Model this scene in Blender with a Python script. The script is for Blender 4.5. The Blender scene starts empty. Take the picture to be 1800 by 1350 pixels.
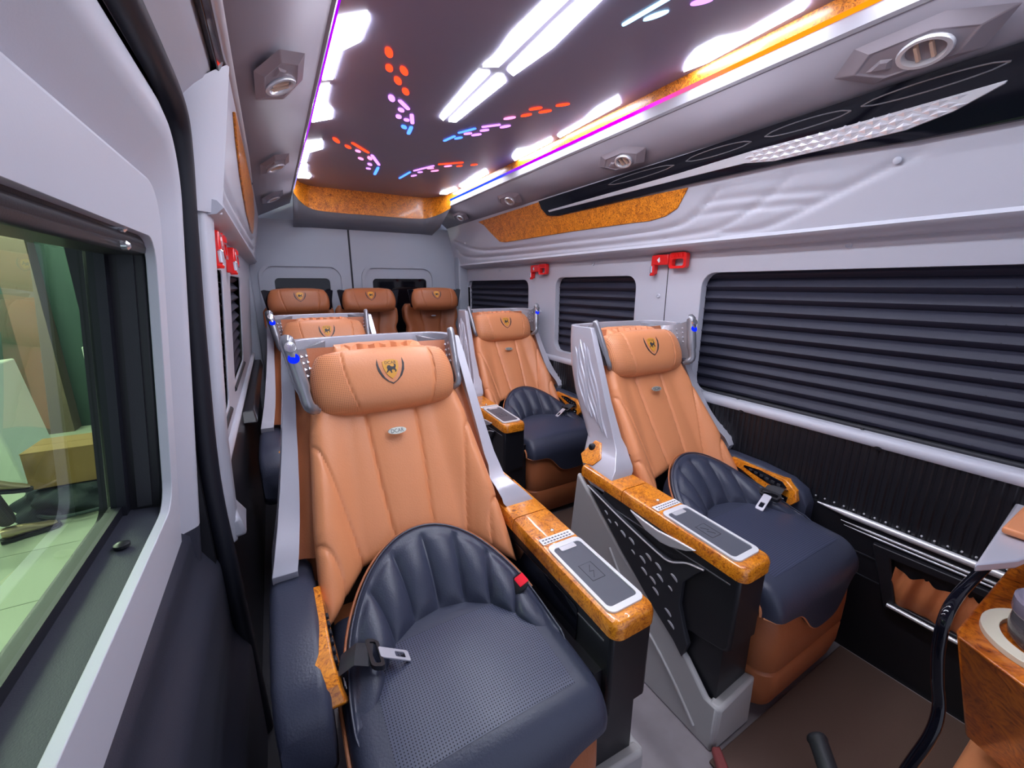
import bpy, bmesh, math, random
from math import sin, cos, pi, sqrt, radians, exp
from mathutils import Vector, Matrix
from mathutils.geometry import tessellate_polygon
random.seed(7)
SC = bpy.context.scene
COL = SC.collection

# ---------------------------------------------------------------- camera
F_PX = 720.0
def camera_axes(vp=(476.0, 500.0), roll=0.0):
    Y = Vector((vp[0] - 900.0, vp[1] - 675.0, F_PX)).normalized()
    h = Vector((1.0, roll, 0.0))
    X = (h - Y * h.dot(Y)).normalized()
    Z = X.cross(Y)
    if Z.y > 0: Z = -Z
    return X, Y, Z
_X, _Y, _Z = camera_axes()
cam_d = bpy.data.cameras.new('camera')
cam_d.sensor_width = 36.0
cam_d.lens = 36.0 * F_PX / 1800.0
cam_d.clip_start = 0.01
cam = bpy.data.objects.new('camera', cam_d)
COL.objects.link(cam)
right = Vector((_X.x, _Y.x, _Z.x)); down = Vector((_X.y, _Y.y, _Z.y)); fwd = Vector((_X.z, _Y.z, _Z.z))
mw = Matrix.Identity(4)
for i in range(3):
    mw[i][0] = right[i]; mw[i][1] = -down[i]; mw[i][2] = -fwd[i]
mw[2][3] = 1.15
cam.matrix_world = mw
SC.camera = cam
# ---------------------------------------------------------------- world, exposure
wd = bpy.data.worlds.new('world'); SC.world = wd; wd.use_nodes = True
wd.node_tree.nodes['Background'].inputs[0].default_value = (0.62, 0.66, 0.85, 1)
wd.node_tree.nodes['Background'].inputs[1].default_value = 0.95
SC.view_settings.view_transform = 'Standard'
try: SC.view_settings.look = 'None'
except Exception: pass
SC.view_settings.gamma = 1.0
SC.view_settings.use_curve_mapping = False
SC.view_settings.exposure = 0.33
LAMP = 25.0        # strength of the white ceiling lamps
SHOP = 17.0         # strength of the unseen tube lights added to light the shop outside

# ---------------------------------------------------------------- mesh helper
class M:
    def __init__(s): s.v = []; s.f = []
    def add(s, vs, fs):
        o = len(s.v); s.v += [tuple(p) for p in vs]; s.f += [tuple(i + o for i in q) for q in fs]; return s
    def box(s, x0, x1, y0, y1, z0, z1):
        return s.add([(x0,y0,z0),(x1,y0,z0),(x1,y1,z0),(x0,y1,z0),(x0,y0,z1),(x1,y0,z1),(x1,y1,z1),(x0,y1,z1)],
                     [(0,3,2,1),(4,5,6,7),(0,1,5,4),(1,2,6,5),(2,3,7,6),(3,0,4,7)])
    def grid(s, fn, nu, nv, closed_u=False):
        vs = [fn(i / (nu if closed_u else nu - 1), j / (nv - 1)) for j in range(nv) for i in range(nu)]
        fs = []
        for j in range(nv - 1):
            for i in range(nu if closed_u else nu - 1):
                a = j * nu + i; b = j * nu + (i + 1) % nu
                fs.append((a, b, b + nu, a + nu))
        return s.add(vs, fs)
    def loft(s, rings, cap=True):
        n = len(rings[0]); vs = [p for r in rings for p in r]; fs = []
        for j in range(len(rings) - 1):
            for i in range(n):
                a = j*n + i; b = j*n + (i+1) % n
                fs.append((a, b, b+n, a+n))
        if cap:
            fs.append(tuple(range(n-1, -1, -1))); o = (len(rings)-1)*n
            fs.append(tuple(range(o, o+n)))
        return s.add(vs, fs)
    def tube(s, pts, r, n=10, flat=1.0, cap=True):
        pts = [Vector(p) for p in pts]; rings = []; up = Vector((0,0,1)); prev = None
        for i, p in enumerate(pts):
            t = (pts[min(i+1,len(pts)-1)] - pts[max(i-1,0)]).normalized()
            if prev is None:
                a = t.cross(up)
                if a.length < .05: a = t.cross(Vector((1,0,0)))
                a.normalize()
            else:
                a = (prev - t * prev.dot(t)).normalized()
            prev = a; b = t.cross(a)
            rr = r[i] if isinstance(r, (list, tuple)) else r
            rings.append([p + a*(rr*cos(2*pi*k/n)) + b*(rr*flat*sin(2*pi*k/n)) for k in range(n)])
        return s.loft(rings, cap)
    def lathe(s, prof, n=24, origin=(0,0,0), axis='z', cap=True):
        rings = []
        for r, h in prof:
            ring = []
            for k in range(n):
                a = 2*pi*k/n; p = (r*cos(a), r*sin(a), h)
                if axis == 'x': p = (h, r*cos(a), r*sin(a))
                if axis == 'y': p = (r*cos(a), h, r*sin(a))
                ring.append((p[0]+origin[0], p[1]+origin[1], p[2]+origin[2]))
            rings.append(ring)
        return s.loft(rings, cap)
    def plate(s, outer, holes, t0, t1, mp):
        """flat plate with holes; mp(a,b,t)->point"""
        polys = [[Vector((a, b, 0)) for a, b in p] for p in [outer] + list(holes)]
        tri = tessellate_polygon(polys)
        flat = [q for p in polys for q in p]
        n = len(flat)
        vs = [mp(q.x, q.y, t0) for q in flat] + [mp(q.x, q.y, t1) for q in flat]
        fs = []
        for a, b, c in tri:
            fs.append((a, b, c)); fs.append((c+n, b+n, a+n))
        o = 0
        for p in polys:
            k = len(p)
            for i in range(k):
                j = (i+1) % k
                fs.append((o+i, o+j, o+j+n, o+i+n))
            o += k
        return s.add(vs, fs)
    def map(s, fn): s.v = [tuple(fn(*p)) for p in s.v]; return s
    def mirror(s, sgn):
        if sgn < 0:
            s.v = [(-p[0], p[1], p[2]) for p in s.v]
        return s
    def mesh(s, name, smooth=True, angle=38):
        me = bpy.data.meshes.new(name)
        me.from_pydata(s.v, [], s.f)
        bm = bmesh.new(); bm.from_mesh(me)
        bmesh.ops.remove_doubles(bm, verts=bm.verts, dist=1e-6)
        bmesh.ops.recalc_face_normals(bm, faces=bm.faces)
        bm.to_mesh(me); bm.free()
        if smooth:
            me.shade_smooth(); me.set_sharp_from_angle(angle=radians(angle))
        return me

def obj(name, m, mat, parent=None, bevel=0.0, smooth=True, seg=2, loc=None, solid=0.0, angle=38, sub=0):
    o = bpy.data.objects.new(name, m if isinstance(m, bpy.types.Mesh) else m.mesh(name, smooth, angle))
    COL.objects.link(o)
    if not o.data.materials: o.data.materials.append(mat)
    if parent: o.parent = parent
    if loc: o.location = loc
    if solid:
        md = o.modifiers.new('solid', 'SOLIDIFY'); md.thickness = abs(solid); md.offset = -1 if solid > 0 else 1
    if bevel:
        md = o.modifiers.new('bevel', 'BEVEL'); md.width = bevel; md.segments = seg; md.limit_method = 'ANGLE'; md.angle_limit = radians(40)
        md.harden_normals = False
    if sub:
        md = o.modifiers.new('sub', 'SUBSURF'); md.levels = sub; md.render_levels = sub
    return o
def tag(o, label, cat, group=None, kind=None):
    if label: o['label'] = label
    if cat: o['category'] = cat
    if group: o['group'] = group
    if kind: o['kind'] = kind
    return o
def struct(o, label=None, cat=None):
    o['kind'] = 'structure'
    if label: o['label'] = label
    if cat: o['category'] = cat
    return o
def thing(name, label, cat, loc=(0,0,0), group=None, rz=0):
    o = bpy.data.objects.new(name, None); COL.objects.link(o); o.location = loc; o.rotation_euler = (0,0,rz)
    o.empty_display_size = .05
    return tag(o, label, cat, group)
def copy_tree(o, parent=None):
    c = o.copy(); COL.objects.link(c); c.parent = parent
    for ch in list(o.children): copy_tree(ch, c)
    return c
def rrect(a0, a1, b0, b1, r, n=5):
    pts = []
    rs = r if isinstance(r, (list, tuple)) else [r]*4   # corners: (a1,b1),(a0,b1),(a0,b0),(a1,b0)
    for (ca, cb, st, rr) in ((a1, b1, 0, rs[0]), (a0, b1, 90, rs[1]), (a0, b0, 180, rs[2]), (a1, b0, 270, rs[3])):
        ox = ca - rr if ca == a1 else ca + rr; oy = cb - rr if cb == b1 else cb + rr
        for k in range(n+1):
            t = radians(st + 90*k/n); pts.append((ox + rr*cos(t), oy + rr*sin(t)))
    return pts
def lerp(a, b, t): return a + (b-a)*t
def table(xs, x):
    """piecewise-linear rows [(x, a, b, ..)]"""
    if x <= xs[0][0]: return xs[0][1:]
    for p, q in zip(xs, xs[1:]):
        if x <= q[0]:
            t = (x-p[0])/(q[0]-p[0]); return tuple(lerp(a, b, t) for a, b in zip(p[1:], q[1:]))
    return xs[-1][1:]
def sstep(a, b, x):
    t = max(0.0, min(1.0, (x-a)/(b-a))); return t*t*(3-2*t)
def spline(pts, n=6):
    pts = [Vector(p) for p in pts]; out = []
    for i in range(len(pts)-1):
        p0 = pts[max(i-1,0)]; p1 = pts[i]; p2 = pts[i+1]; p3 = pts[min(i+2,len(pts)-1)]
        for k in range(n):
            t = k/n
            out.append(0.5*((2*p1)+(p2-p0)*t+(2*p0-5*p1+4*p2-p3)*t*t+(3*p1-p0-3*p2+p3)*t**3))
    out.append(pts[-1]); return out
def text_mesh(body, size):
    cu = bpy.data.curves.new('t', 'FONT'); cu.body = body; cu.size = size; cu.align_x = 'CENTER'; cu.align_y = 'CENTER'
    ob = bpy.data.objects.new('t', cu)
    me = bpy.data.meshes.new_from_object(ob)
    vs = [tuple(v.co) for v in me.vertices]; fs = [tuple(p.vertices) for p in me.polygons]
    bpy.data.objects.remove(ob); bpy.data.curves.remove(cu); bpy.data.meshes.remove(me)
    return vs, fs

# ---------------------------------------------------------------- materials
def mat(name, col, rough=.5, metal=0.0, spec=.5, coat=0.0, bump=None, var=0.0, varscale=8.0, emit=None, trans=0.0, ior=1.45, sheen=0, perf=None, alpha=None):
    m = bpy.data.materials.new(name); m.use_nodes = True
    nt = m.node_tree; b = nt.nodes['Principled BSDF']; I = b.inputs
    I['Base Color'].default_value = (*col, 1); I['Roughness'].default_value = rough; I['Metallic'].default_value = metal
    I['Specular IOR Level'].default_value = spec; I['Coat Weight'].default_value = coat; I['IOR'].default_value = ior
    I['Coat Roughness'].default_value = .05
    if trans: I['Transmission Weight'].default_value = trans
    if emit: I['Emission Color'].default_value = (*emit[0], 1); I['Emission Strength'].default_value = emit[1]
    tc = nt.nodes.new('ShaderNodeTexCoord')
    hgt = None
    if bump:
        nz = nt.nodes.new('ShaderNodeTexNoise'); nz.inputs['Scale'].default_value = bump[0]; nz.inputs['Detail'].default_value = 4
        nt.links.new(tc.outputs['Object'], nz.inputs['Vector'])
        bp = nt.nodes.new('ShaderNodeBump'); bp.inputs['Strength'].default_value = bump[1]; bp.inputs['Distance'].default_value = .002
        nt.links.new(nz.outputs['Fac'], bp.inputs['Height']); nt.links.new(bp.outputs['Normal'], I['Normal'])
    if var:
        nz = nt.nodes.new('ShaderNodeTexNoise'); nz.inputs['Scale'].default_value = varscale; nz.inputs['Detail'].default_value = 5
        nt.links.new(tc.outputs['Object'], nz.inputs['Vector'])
        mx = nt.nodes.new('ShaderNodeMix'); mx.data_type = 'RGBA'
        mx.inputs[6].default_value = (*[c*(1-var) for c in col], 1); mx.inputs[7].default_value = (*[min(1,c*(1+var)) for c in col], 1)
        nt.links.new(nz.outputs['Fac'], mx.inputs[0]); nt.links.new(mx.outputs[2], I['Base Color'])
    if perf:   # perforated leather: pitch, mask axis limits
        pitch, hole = perf
        sc = nt.nodes.new('ShaderNodeVectorMath'); sc.operation = 'MULTIPLY'; sc.inputs[1].default_value = (1/pitch,)*3
        nt.links.new(tc.outputs['Object'], sc.inputs[0])
        fr = nt.nodes.new('ShaderNodeVectorMath'); fr.operation = 'FRACTION'; nt.links.new(sc.outputs[0], fr.inputs[0])
        su = nt.nodes.new('ShaderNodeVectorMath'); su.operation = 'SUBTRACT'; su.inputs[1].default_value = (.5,.5,.5); nt.links.new(fr.outputs[0], su.inputs[0])
        ml = nt.nodes.new('ShaderNodeVectorMath'); ml.operation = 'MULTIPLY'; ml.inputs[1].default_value = (1,1,0) if perf[0] > 0 else (1,0,1)
        nt.links.new(su.outputs[0], ml.inputs[0])
        ln = nt.nodes.new('ShaderNodeVectorMath'); ln.operation = 'LENGTH'; nt.links.new(ml.outputs[0], ln.inputs[0])
        lt = nt.nodes.new('ShaderNodeMath'); lt.operation = 'LESS_THAN'; lt.inputs[1].default_value = hole; nt.links.new(ln.outputs['Value'], lt.inputs[0])
        mx = nt.nodes.new('ShaderNodeMix'); mx.data_type = 'RGBA'
        mx.inputs[6].default_value = (*col, 1); mx.inputs[7].default_value = (*[c*.25 for c in col], 1)
        nt.links.new(lt.outputs[0], mx.inputs[0]); nt.links.new(mx.outputs[2], I['Base Color'])
        r2 = nt.nodes.new('ShaderNodeMath'); r2.operation = 'MULTIPLY_ADD'; r2.inputs[1].default_value = .5; r2.inputs[2].default_value = rough
        nt.links.new(lt.outputs[0], r2.inputs[0]); nt.links.new(r2.outputs[0], I['Roughness'])
    return m
def burl(name, scale=1.0, bright=(.93,.34,.020), mid=(.64,.17,.010), dark=(.10,.018,.003), stretch=(1,1,1), lo=.30, hi=.58, coat=.7):
    m = bpy.data.materials.new(name); m.use_nodes = True
    nt = m.node_tree; b = nt.nodes['Principled BSDF']; I = b.inputs
    I['Roughness'].default_value = .30; I['Coat Weight'].default_value = coat; I['Coat Roughness'].default_value = .04
    tc = nt.nodes.new('ShaderNodeTexCoord'); mp = nt.nodes.new('ShaderNodeMapping'); mp.inputs['Scale'].default_value = stretch
    nt.links.new(tc.outputs['Object'], mp.inputs['Vector'])
    n1 = nt.nodes.new('ShaderNodeTexNoise'); n1.inputs['Scale'].default_value = 60*scale; n1.inputs['Detail'].default_value = 6
    n1.inputs['Roughness'].default_value = .62; n1.inputs['Distortion'].default_value = 3.0
    nt.links.new(mp.outputs[0], n1.inputs['Vector'])
    n2 = nt.nodes.new('ShaderNodeTexNoise'); n2.inputs['Scale'].default_value = 14*scale; n2.inputs['Detail'].default_value = 3; n2.inputs['Distortion'].default_value = 1.5
    nt.links.new(mp.outputs[0], n2.inputs['Vector'])
    rp = nt.nodes.new('ShaderNodeValToRGB'); e = rp.color_ramp.elements
    e[0].position = lo; e[0].color = (*dark, 1); e[1].position = hi; e[1].color = (*bright, 1)
    k = e.new((lo+hi)/2 - .03); k.color = (*mid, 1)
    nt.links.new(n1.outputs['Fac'], rp.inputs['Fac'])
    mx = nt.nodes.new('ShaderNodeMix'); mx.data_type = 'RGBA'; mx.blend_type = 'MULTIPLY'; mx.inputs[0].default_value = .55
    r2 = nt.nodes.new('ShaderNodeValToRGB'); r2.color_ramp.elements[0].position = .32; r2.color_ramp.elements[0].color = (.45,.30,.25,1); r2.color_ramp.elements[1].position = .55
    nt.links.new(n2.outputs['Fac'], r2.inputs['Fac'])
    nt.links.new(rp.outputs['Color'], mx.inputs[6]); nt.links.new(r2.outputs['Color'], mx.inputs[7]); nt.links.new(mx.outputs[2], I['Base Color'])
    return m
def emis(name, col, s):
    m = bpy.data.materials.new(name); m.use_nodes = True; nt = m.node_tree
    nt.nodes.remove(nt.nodes['Principled BSDF']); e = nt.nodes.new('ShaderNodeEmission')
    e.inputs[0].default_value = (*col, 1); e.inputs[1].default_value = s
    nt.links.new(e.outputs[0], nt.nodes['Material Output'].inputs[0]); return m
def emis_ramp(name, stops, y0, y1, s):
    """an RGB light strip whose diodes change colour along its length (object y)"""
    m = emis(name, (1,1,1), s); nt = m.node_tree; e = nt.nodes['Emission']
    tc = nt.nodes.new('ShaderNodeTexCoord'); sx = nt.nodes.new('ShaderNodeSeparateXYZ'); nt.links.new(tc.outputs['Object'], sx.inputs[0])
    mr = nt.nodes.new('ShaderNodeMapRange'); mr.inputs['From Min'].default_value = y0; mr.inputs['From Max'].default_value = y1
    nt.links.new(sx.outputs['Y'], mr.inputs['Value'])
    rp = nt.nodes.new('ShaderNodeValToRGB'); el = rp.color_ramp.elements
    el[0].position = stops[0][0]; el[0].color = (*stops[0][1],1); el[1].position = stops[-1][0]; el[1].color = (*stops[-1][1],1)
    for p, c in stops[1:-1]:
        k = el.new(p); k.color = (*c,1)
    nt.links.new(mr.outputs[0], rp.inputs['Fac']); nt.links.new(rp.outputs[0], e.inputs[0]); return m

GREY = mat('light_grey_trim', (.52,.525,.595), .40, bump=(350,.05))
GREYD = mat('grey_headliner', (.285,.255,.295), .5, bump=(500,.06))
REARG = mat('rear_door_grey', (.40,.43,.50), .5, bump=(350,.05))
CEIL = mat('stretched_ceiling_film', (.27,.245,.34), .30, spec=.35, bump=(5,.35))
SHELL = mat('satin_silver_plastic', (.58,.57,.64), .27, metal=.25, spec=.6, coat=.3)
SHELLD = mat('pewter_plastic', (.27,.27,.30), .26, metal=.5, coat=.5)
SKIRT = mat('warm_grey_skirt', (.42,.41,.41), .45, bump=(300,.05))
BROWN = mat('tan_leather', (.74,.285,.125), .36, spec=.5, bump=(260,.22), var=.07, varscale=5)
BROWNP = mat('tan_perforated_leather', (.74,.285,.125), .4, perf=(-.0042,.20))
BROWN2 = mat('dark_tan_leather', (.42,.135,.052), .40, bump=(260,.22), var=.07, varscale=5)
BLACKL = mat('black_leather', (.043,.049,.080), .36, spec=.5, bump=(260,.25))
BLACKP = mat('black_perforated_leather', (.054,.062,.108), .34, perf=(.0052,.24))
BLACK = mat('black_plastic', (.012,.012,.016), .35, bump=(400,.08))
BLACKM = mat('matt_black_plastic', (.022,.023,.030), .55, bump=(500,.15))
DOORB = mat('charcoal_door_trim', (.030,.032,.048), .5, bump=(600,.2))
GLOSS = mat('piano_black', (.004,.004,.008), .07, spec=.45)
RUBBER = mat('rubber_seal', (.008,.009,.016), .5)
CHROME = mat('chrome', (.86,.86,.90), .14, metal=.85)
SILVER = mat('brushed_silver', (.74,.74,.78), .28, metal=.45)
WOOD = burl('burl_wood')
WOODV = burl('burl_wood_overhead', 1.25, bright=(.92,.34,.022), lo=.36, hi=.58, coat=.15)
WOODF = burl('burl_wood_console', .45, bright=(.70,.20,.012), mid=(.42,.085,.006), stretch=(1,1,.6))
RED = mat('red_plastic', (.78,.012,.010), .22, spec=.6, coat=.5)
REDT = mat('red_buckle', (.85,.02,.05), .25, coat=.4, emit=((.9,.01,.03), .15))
PAD = mat('charging_pad', (.10,.105,.13), .32)
GOLD = mat('emblem_gold', (.72,.33,.04), .45)
DARKP = mat('emblem_black', (.04,.035,.04), .5)
BLIND = mat('navy_blind_fabric', (.030,.031,.052), .5, spec=.35)
GLASSB = mat('dark_privacy_glass', (.004,.004,.007), .05, spec=.5)
WHITEP = mat('white_print', (.8,.8,.82), .4)
BOOTH = mat('floor_vinyl', (.25,.22,.235), .45, var=.25, varscale=14)
MAT = mat('brown_floor_mat', (.105,.062,.048), .8, bump=(600,.4), var=.1)
LAMPM = emis('lamp_white', (.90,.94,1.06), LAMP)
SPOTM = emis('spot_led', (.95,.97,1.0), 3.0)
BLUEM = emis('blue_button', (.004,.02,1.0), 1.1)
def thin_glass(name, tint, refl=.10, rough=0.0):
    m = bpy.data.materials.new(name); m.use_nodes = True; nt = m.node_tree
    nt.nodes.remove(nt.nodes['Principled BSDF'])
    tr = nt.nodes.new('ShaderNodeBsdfTransparent'); tr.inputs[0].default_value = (*tint, 1)
    gl = nt.nodes.new('ShaderNodeBsdfGlossy'); gl.inputs['Roughness'].default_value = rough
    fr = nt.nodes.new('ShaderNodeFresnel')
    ge = nt.nodes.new('ShaderNodeNewGeometry'); io = nt.nodes.new('ShaderNodeMapRange'); io.inputs['To Min'].default_value = 1.5; io.inputs['To Max'].default_value = 1/1.5
    nt.links.new(ge.outputs['Backfacing'], io.inputs['Value']); nt.links.new(io.outputs[0], fr.inputs[0])
    mx = nt.nodes.new('ShaderNodeMixShader')
    nt.links.new(fr.outputs[0], mx.inputs[0]); nt.links.new(tr.outputs[0], mx.inputs[1]); nt.links.new(gl.outputs[0], mx.inputs[2])
    nt.links.new(mx.outputs[0], nt.nodes['Material Output'].inputs[0]); return m
GLASS = thin_glass('green_tinted_glass', (.62,.78,.62))
JAR = mat('smoky_clear_plastic', (.75,.72,.75), .05, trans=.92, ior=1.45)

# ================================================================ THE VAN SHELL
# x across (right wall 1.5), y to the rear, z up from the cabin floor
YF, YR = -0.9, 3.5
m = M().box(-.30, 1.56, YF, YR+.1, -.06, 0.0)
struct(obj('floor', m, BOOTH), 'grey wood grain vinyl floor of the van aisle', 'floor')

# ---- right side wall with three window openings
RW = 1.5
win_r = [(.02, 1.09, .715, 1.195, .055), (1.44, 2.09, .75, 1.19, .055), (2.40, 3.40, .80, 1.18, .055)]
holes = [rrect(a, b, c, d, r) for a, b, c, d, r in win_r]
m = M().plate([(YF,.62),(YR,.62),(YR,1.33),(YF,1.33)], holes, 0, .035, lambda a,b,t: (RW+t, a, b))
wr = struct(obj('wall_right', m, GREY, bevel=.006), 'light grey window wall on the right side of the van', 'wall')
m = M().box(RW+.062, RW+.08, YF, YR, 0, 1.35); obj('outer_skin', m, BLACK, wr)
m = M().box(RW-.0006, RW+.002, 1.258, 1.262, .70, 1.275); obj('panel_joint', m, RUBBER, wr)
for (yy, zz) in ((.612,1.262),(1.75,1.255),(2.8,1.25),(1.30,1.10),(2.25,.98)):
    m = M().lathe([(.009,0),(.009,.004),(.006,.006),(.006,.004)], 14, axis='x').map(lambda x,y,z: (RW-x, y+yy, z+zz)); obj('trim_button', m, GREY, wr)
# sill rail
m = M().loft([[(RW+.004,y,.716),(RW-.008,y,.713),(RW-.015,y,.706),(RW-.016,y,.690),(RW-.012,y,.684),(RW+.004,y,.684)] for y in (YF, YR)]); obj('sill_rail', m, GREY, wr, angle=50)
# ribbed dado
def dado(y0, y1, z0, z1, x, sgn, pitch=.021):
    m = M(); n = int((y1-y0)/pitch)
    pr = []
    for i in range(n):
        y = y0 + i*pitch
        pr += [(y, 0), (y+pitch*.18, .0035), (y+pitch*.62, .0035), (y+pitch*.8, 0)]
    pr.append((y1, 0))
    vs = [(x - sgn*d, y, z) for z in (z0, z1) for y, d in pr]; k = len(pr)
    m.add(vs, [(i, i+1, i+1+k, i+k) for i in range(k-1)])
    return m
obj('ribbed_dado', dado(YF, YR,   .455, .69, RW-.006, 1), BLACK, wr, smooth=False)
m = M().box(RW-.016, RW, YF, YR, 0, .455); obj('lower_panel', m, BLACK, wr)
for (yy, zz) in ((.854,.684),(.441,.684),(.05,.684)):
    m = M().lathe([(.009,0),(.009,.005),(.005,.008)], 14, axis='x').map(lambda x,y,z: (RW-.008-x, y+yy, z+zz)); obj('dado_button', m, BLACK, wr)
for i in range(34):
    yy = .02 + i*.0262
    m = M().lathe([(.0026,0),(.0026,.003),(.001,.004)], 8, axis='x').map(lambda x,y,z: (RW-.010-x, y+yy, z+.470))
    obj('rivet', m, SILVER, wr)
def swage(y0, y1, zc, h, d, name, mt):
    m = M().tube([(RW-.016, y0, zc), (RW-.018, y0+.06, zc), (RW-.018, y1, zc)] if False else [(RW-.016, y1, zc), (RW-.018, y1-.08, zc), (RW-.018, y0, zc)], [h*.12, h*.5, h*.5], 10); obj(name, m, mt, wr)
swage(-.5, .56, .452, .020, .01, 'chrome_strip', SILVER)
swage(-.5, .49, .424, .008, .01, 'chrome_strip', SILVER)
swage(-.5, .48, .412, .006, .01, 'chrome_strip', SILVER)
for zz in (.344, .273):
    m = M().box(RW-.0185, RW-.016, .36, .56, zz-.002, zz+.002); obj('moulding_line', m, BLACKM, wr)
# map pocket: recess frame, gathered brown cloth, chrome lip
m = M().plate([(.10,.215),(.345,.215),(.40,.40),(.10,.405)], [[(.135,.245),(.322,.245),(.352,.375),(.135,.385)]], 0, .018, lambda a,b,t: (RW-.016-t, a, b))
pk = obj('pocket_frame', m, BLACK, wr, bevel=.004)
def cloth(u, v):
    y = lerp(.135, .34, u); top = .362 - .012*sin(u*9) ** 2 + .01*sin(u*5+1); z = lerp(.245, top, v)
    return (RW-.024 - .010*sin(v*pi) - .007*sin(u*31+v*2)*(.4+.6*v) - .004*sin(u*17), y, z)
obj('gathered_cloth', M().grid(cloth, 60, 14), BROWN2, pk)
m = M().tube([(RW-.04,.335,.236),(RW-.045,.20,.236),(RW-.045,.05,.236)], .006, 10); obj('chrome_lip', m, SILVER, pk)

# ---- left rear wall (behind the sliding door) with two windows
LW = -.172
def lx(z): return LW + .055*(z-.66)/.60
win_l = [(1.30, 1.565, .77, 1.19, .035), (1.82, 2.39, .79, 1.18, .045)]
holes = [rrect(a, b, c, d, r) for a, b, c, d, r in win_l]
m = M().plate([(1.10,.64),(YR,.64),(YR,1.33),(1.10,1.33)], holes, 0, .006, lambda a,b,t: (lx(b)-t, a, b))
wl = struct(obj('wall_left', m, GREY, bevel=.006), 'light grey window wall on the left side behind the sliding door', 'wall')
m = M().box(LW-.08, LW-.062, 1.05, YR, 0, 1.35).map(lambda x,y,z: (x + lx(z) - LW, y, z)); obj('outer_skin', m, BLACK, wl)
m = M().box(LW-.03, LW+.012, 1.05, YR, 0, .66); obj('lower_panel', m, BLACK, wl)
m = M().tube([(LW+.004,1.16,.672),(LW+.004,YR,.672)], .014, 12); obj('sill_rail', m, GREY, wl)
m = M().loft([[(LW-.02,1.9,.60),(LW+.06,1.9,.60),(LW+.06,3.3,.60),(LW-.02,3.3,.60)],[(LW-.02,1.9,.645),(LW+.05,1.95,.645),(LW+.05,3.3,.645),(LW-.02,3.3,.645)]])
obj('sill_shelf', m, BLACK, wl, bevel=.006)
# door pillar trim
def pil(z):
    x = lx(z)
    w = table([(.54,.040),(.8,.026),(1.31,.022)], z)[0]
    return [(x-.01, 1.075, z), (x+w*.6, 1.08, z), (x+w, 1.10, z), (x+w, 1.16, z), (x+.002, 1.225, z), (x-.01, 1.225, z)]
m = M().loft([pil(z) for z in (.54,.56,.8,1.05,1.31)]); obj('pillar_trim', m, GREY, wl, bevel=.006, seg=3)
m = M().loft([[(LW-.01,1.09,.55),(LW+.05,1.10,.55),(LW+.045,1.24,.55),(LW-.01,1.24,.55)],[(LW-.01,1.09,.60),(LW+.042,1.10,.60),(LW+.012,1.22,.62),(LW-.01,1.22,.62)]]); obj('pillar_foot', m, GREY, wl, bevel=.008)

# ---- rear wall: two doors with framed windows
RY = YR
m = M().plate([(-.30,0),(1.56,0),(1.56,1.80),(-.30,1.80)], [], 0, .05, lambda a,b,t: (a, RY+.03+t, b))
rw = struct(obj('wall_rear', m, REARG), 'grey rear end wall of the van', 'wall')
for s, x0, x1 in ((-1, -.20, .15*0 - .115), (1, 1.42, 1.53)):
    m = M().box(x0, x1, RY-.10, RY+.03, 0, 1.6); obj('corner_post', m, REARG, rw, bevel=.012)
def rear_door(name, x0, x1, w0, w1, a0, a1, label):
    wz = 1.195
    hole = rrect(w0, w1, .70, wz, .03)
    m = M().plate(rrect(x0, x1, .05, 1.60, .02), [hole], 0, .03, lambda a,b,t: (a, RY+t, b))
    d = struct(obj(name, m, REARG, bevel=.004), label, 'door')
    arch = rrect(a0, a1, .62, 1.30, [.10,.10,.02,.02], 8); arch2 = rrect(a0+.022, a1-.022, .64, 1.278, [.085,.085,.02,.02], 8)
    m = M().plate(arch, [arch2], 0, .012, lambda a,b,t: (a, RY-t, b)); obj('arch_moulding', m, REARG, d, bevel=.005, seg=3)
    m = M().box(w0-.01, w1+.01, RY+.018, RY+.026, .69, wz+.01); obj('pane', m, GLASSB, d)
    return d
rear_door('door_2', -.115, .553, .026, .397, -.07, .50, 'grey left rear door with arched moulding and dark window')
rear_door('door_3', .567, 1.42, .714, 1.16, .63, 1.23, 'grey right rear door with arched moulding and dark window')
m = M().box(.553, .567, RY+.004, RY+.03, .05, 1.6); obj('door_seam', m, RUBBER, rw)

# ---- overhead: soffits, side bulkheads, recessed ceiling
CZ = 1.795
RX0, RX1, RYE = .19, 1.225, 3.28          # recess edges
m = M().box(RX0-.02, RX1+.02, YF, RYE+.05, CZ, CZ+.03)
ce = struct(obj('ceiling', m, CEIL), 'glossy dark stretched film ceiling with inset lights', 'ceiling')
# headliner soffit (right, left, rear) as one piece with the recess cut out
m = M()
m.add([(RX1+.004,YF,1.712),(RX1+.004,YR,1.712),(1.36,YR,1.612),(1.36,YF,1.612)], [(0,1,2,3)])
m.add([(1.36,YF,1.612),(1.36,YR,1.612),(1.52,YR,1.60),(1.52,YF,1.60)], [(0,1,2,3)])
m.add([(RX0-.004,YF,1.712),(RX0-.004,YR,1.712),(-.02,YR,1.612),(-.02,YF,1.612)], [(0,1,2,3)])
m.add([(-.02,YF,1.612),(-.02,YR,1.612),(-.25,YR,1.60),(-.25,YF,1.60)], [(0,1,2,3)])
hl = struct(obj('trim_1', m, GREYD, solid=-.012), 'dark grey headliner soffit beside the ceiling recess', 'headliner')
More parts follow.
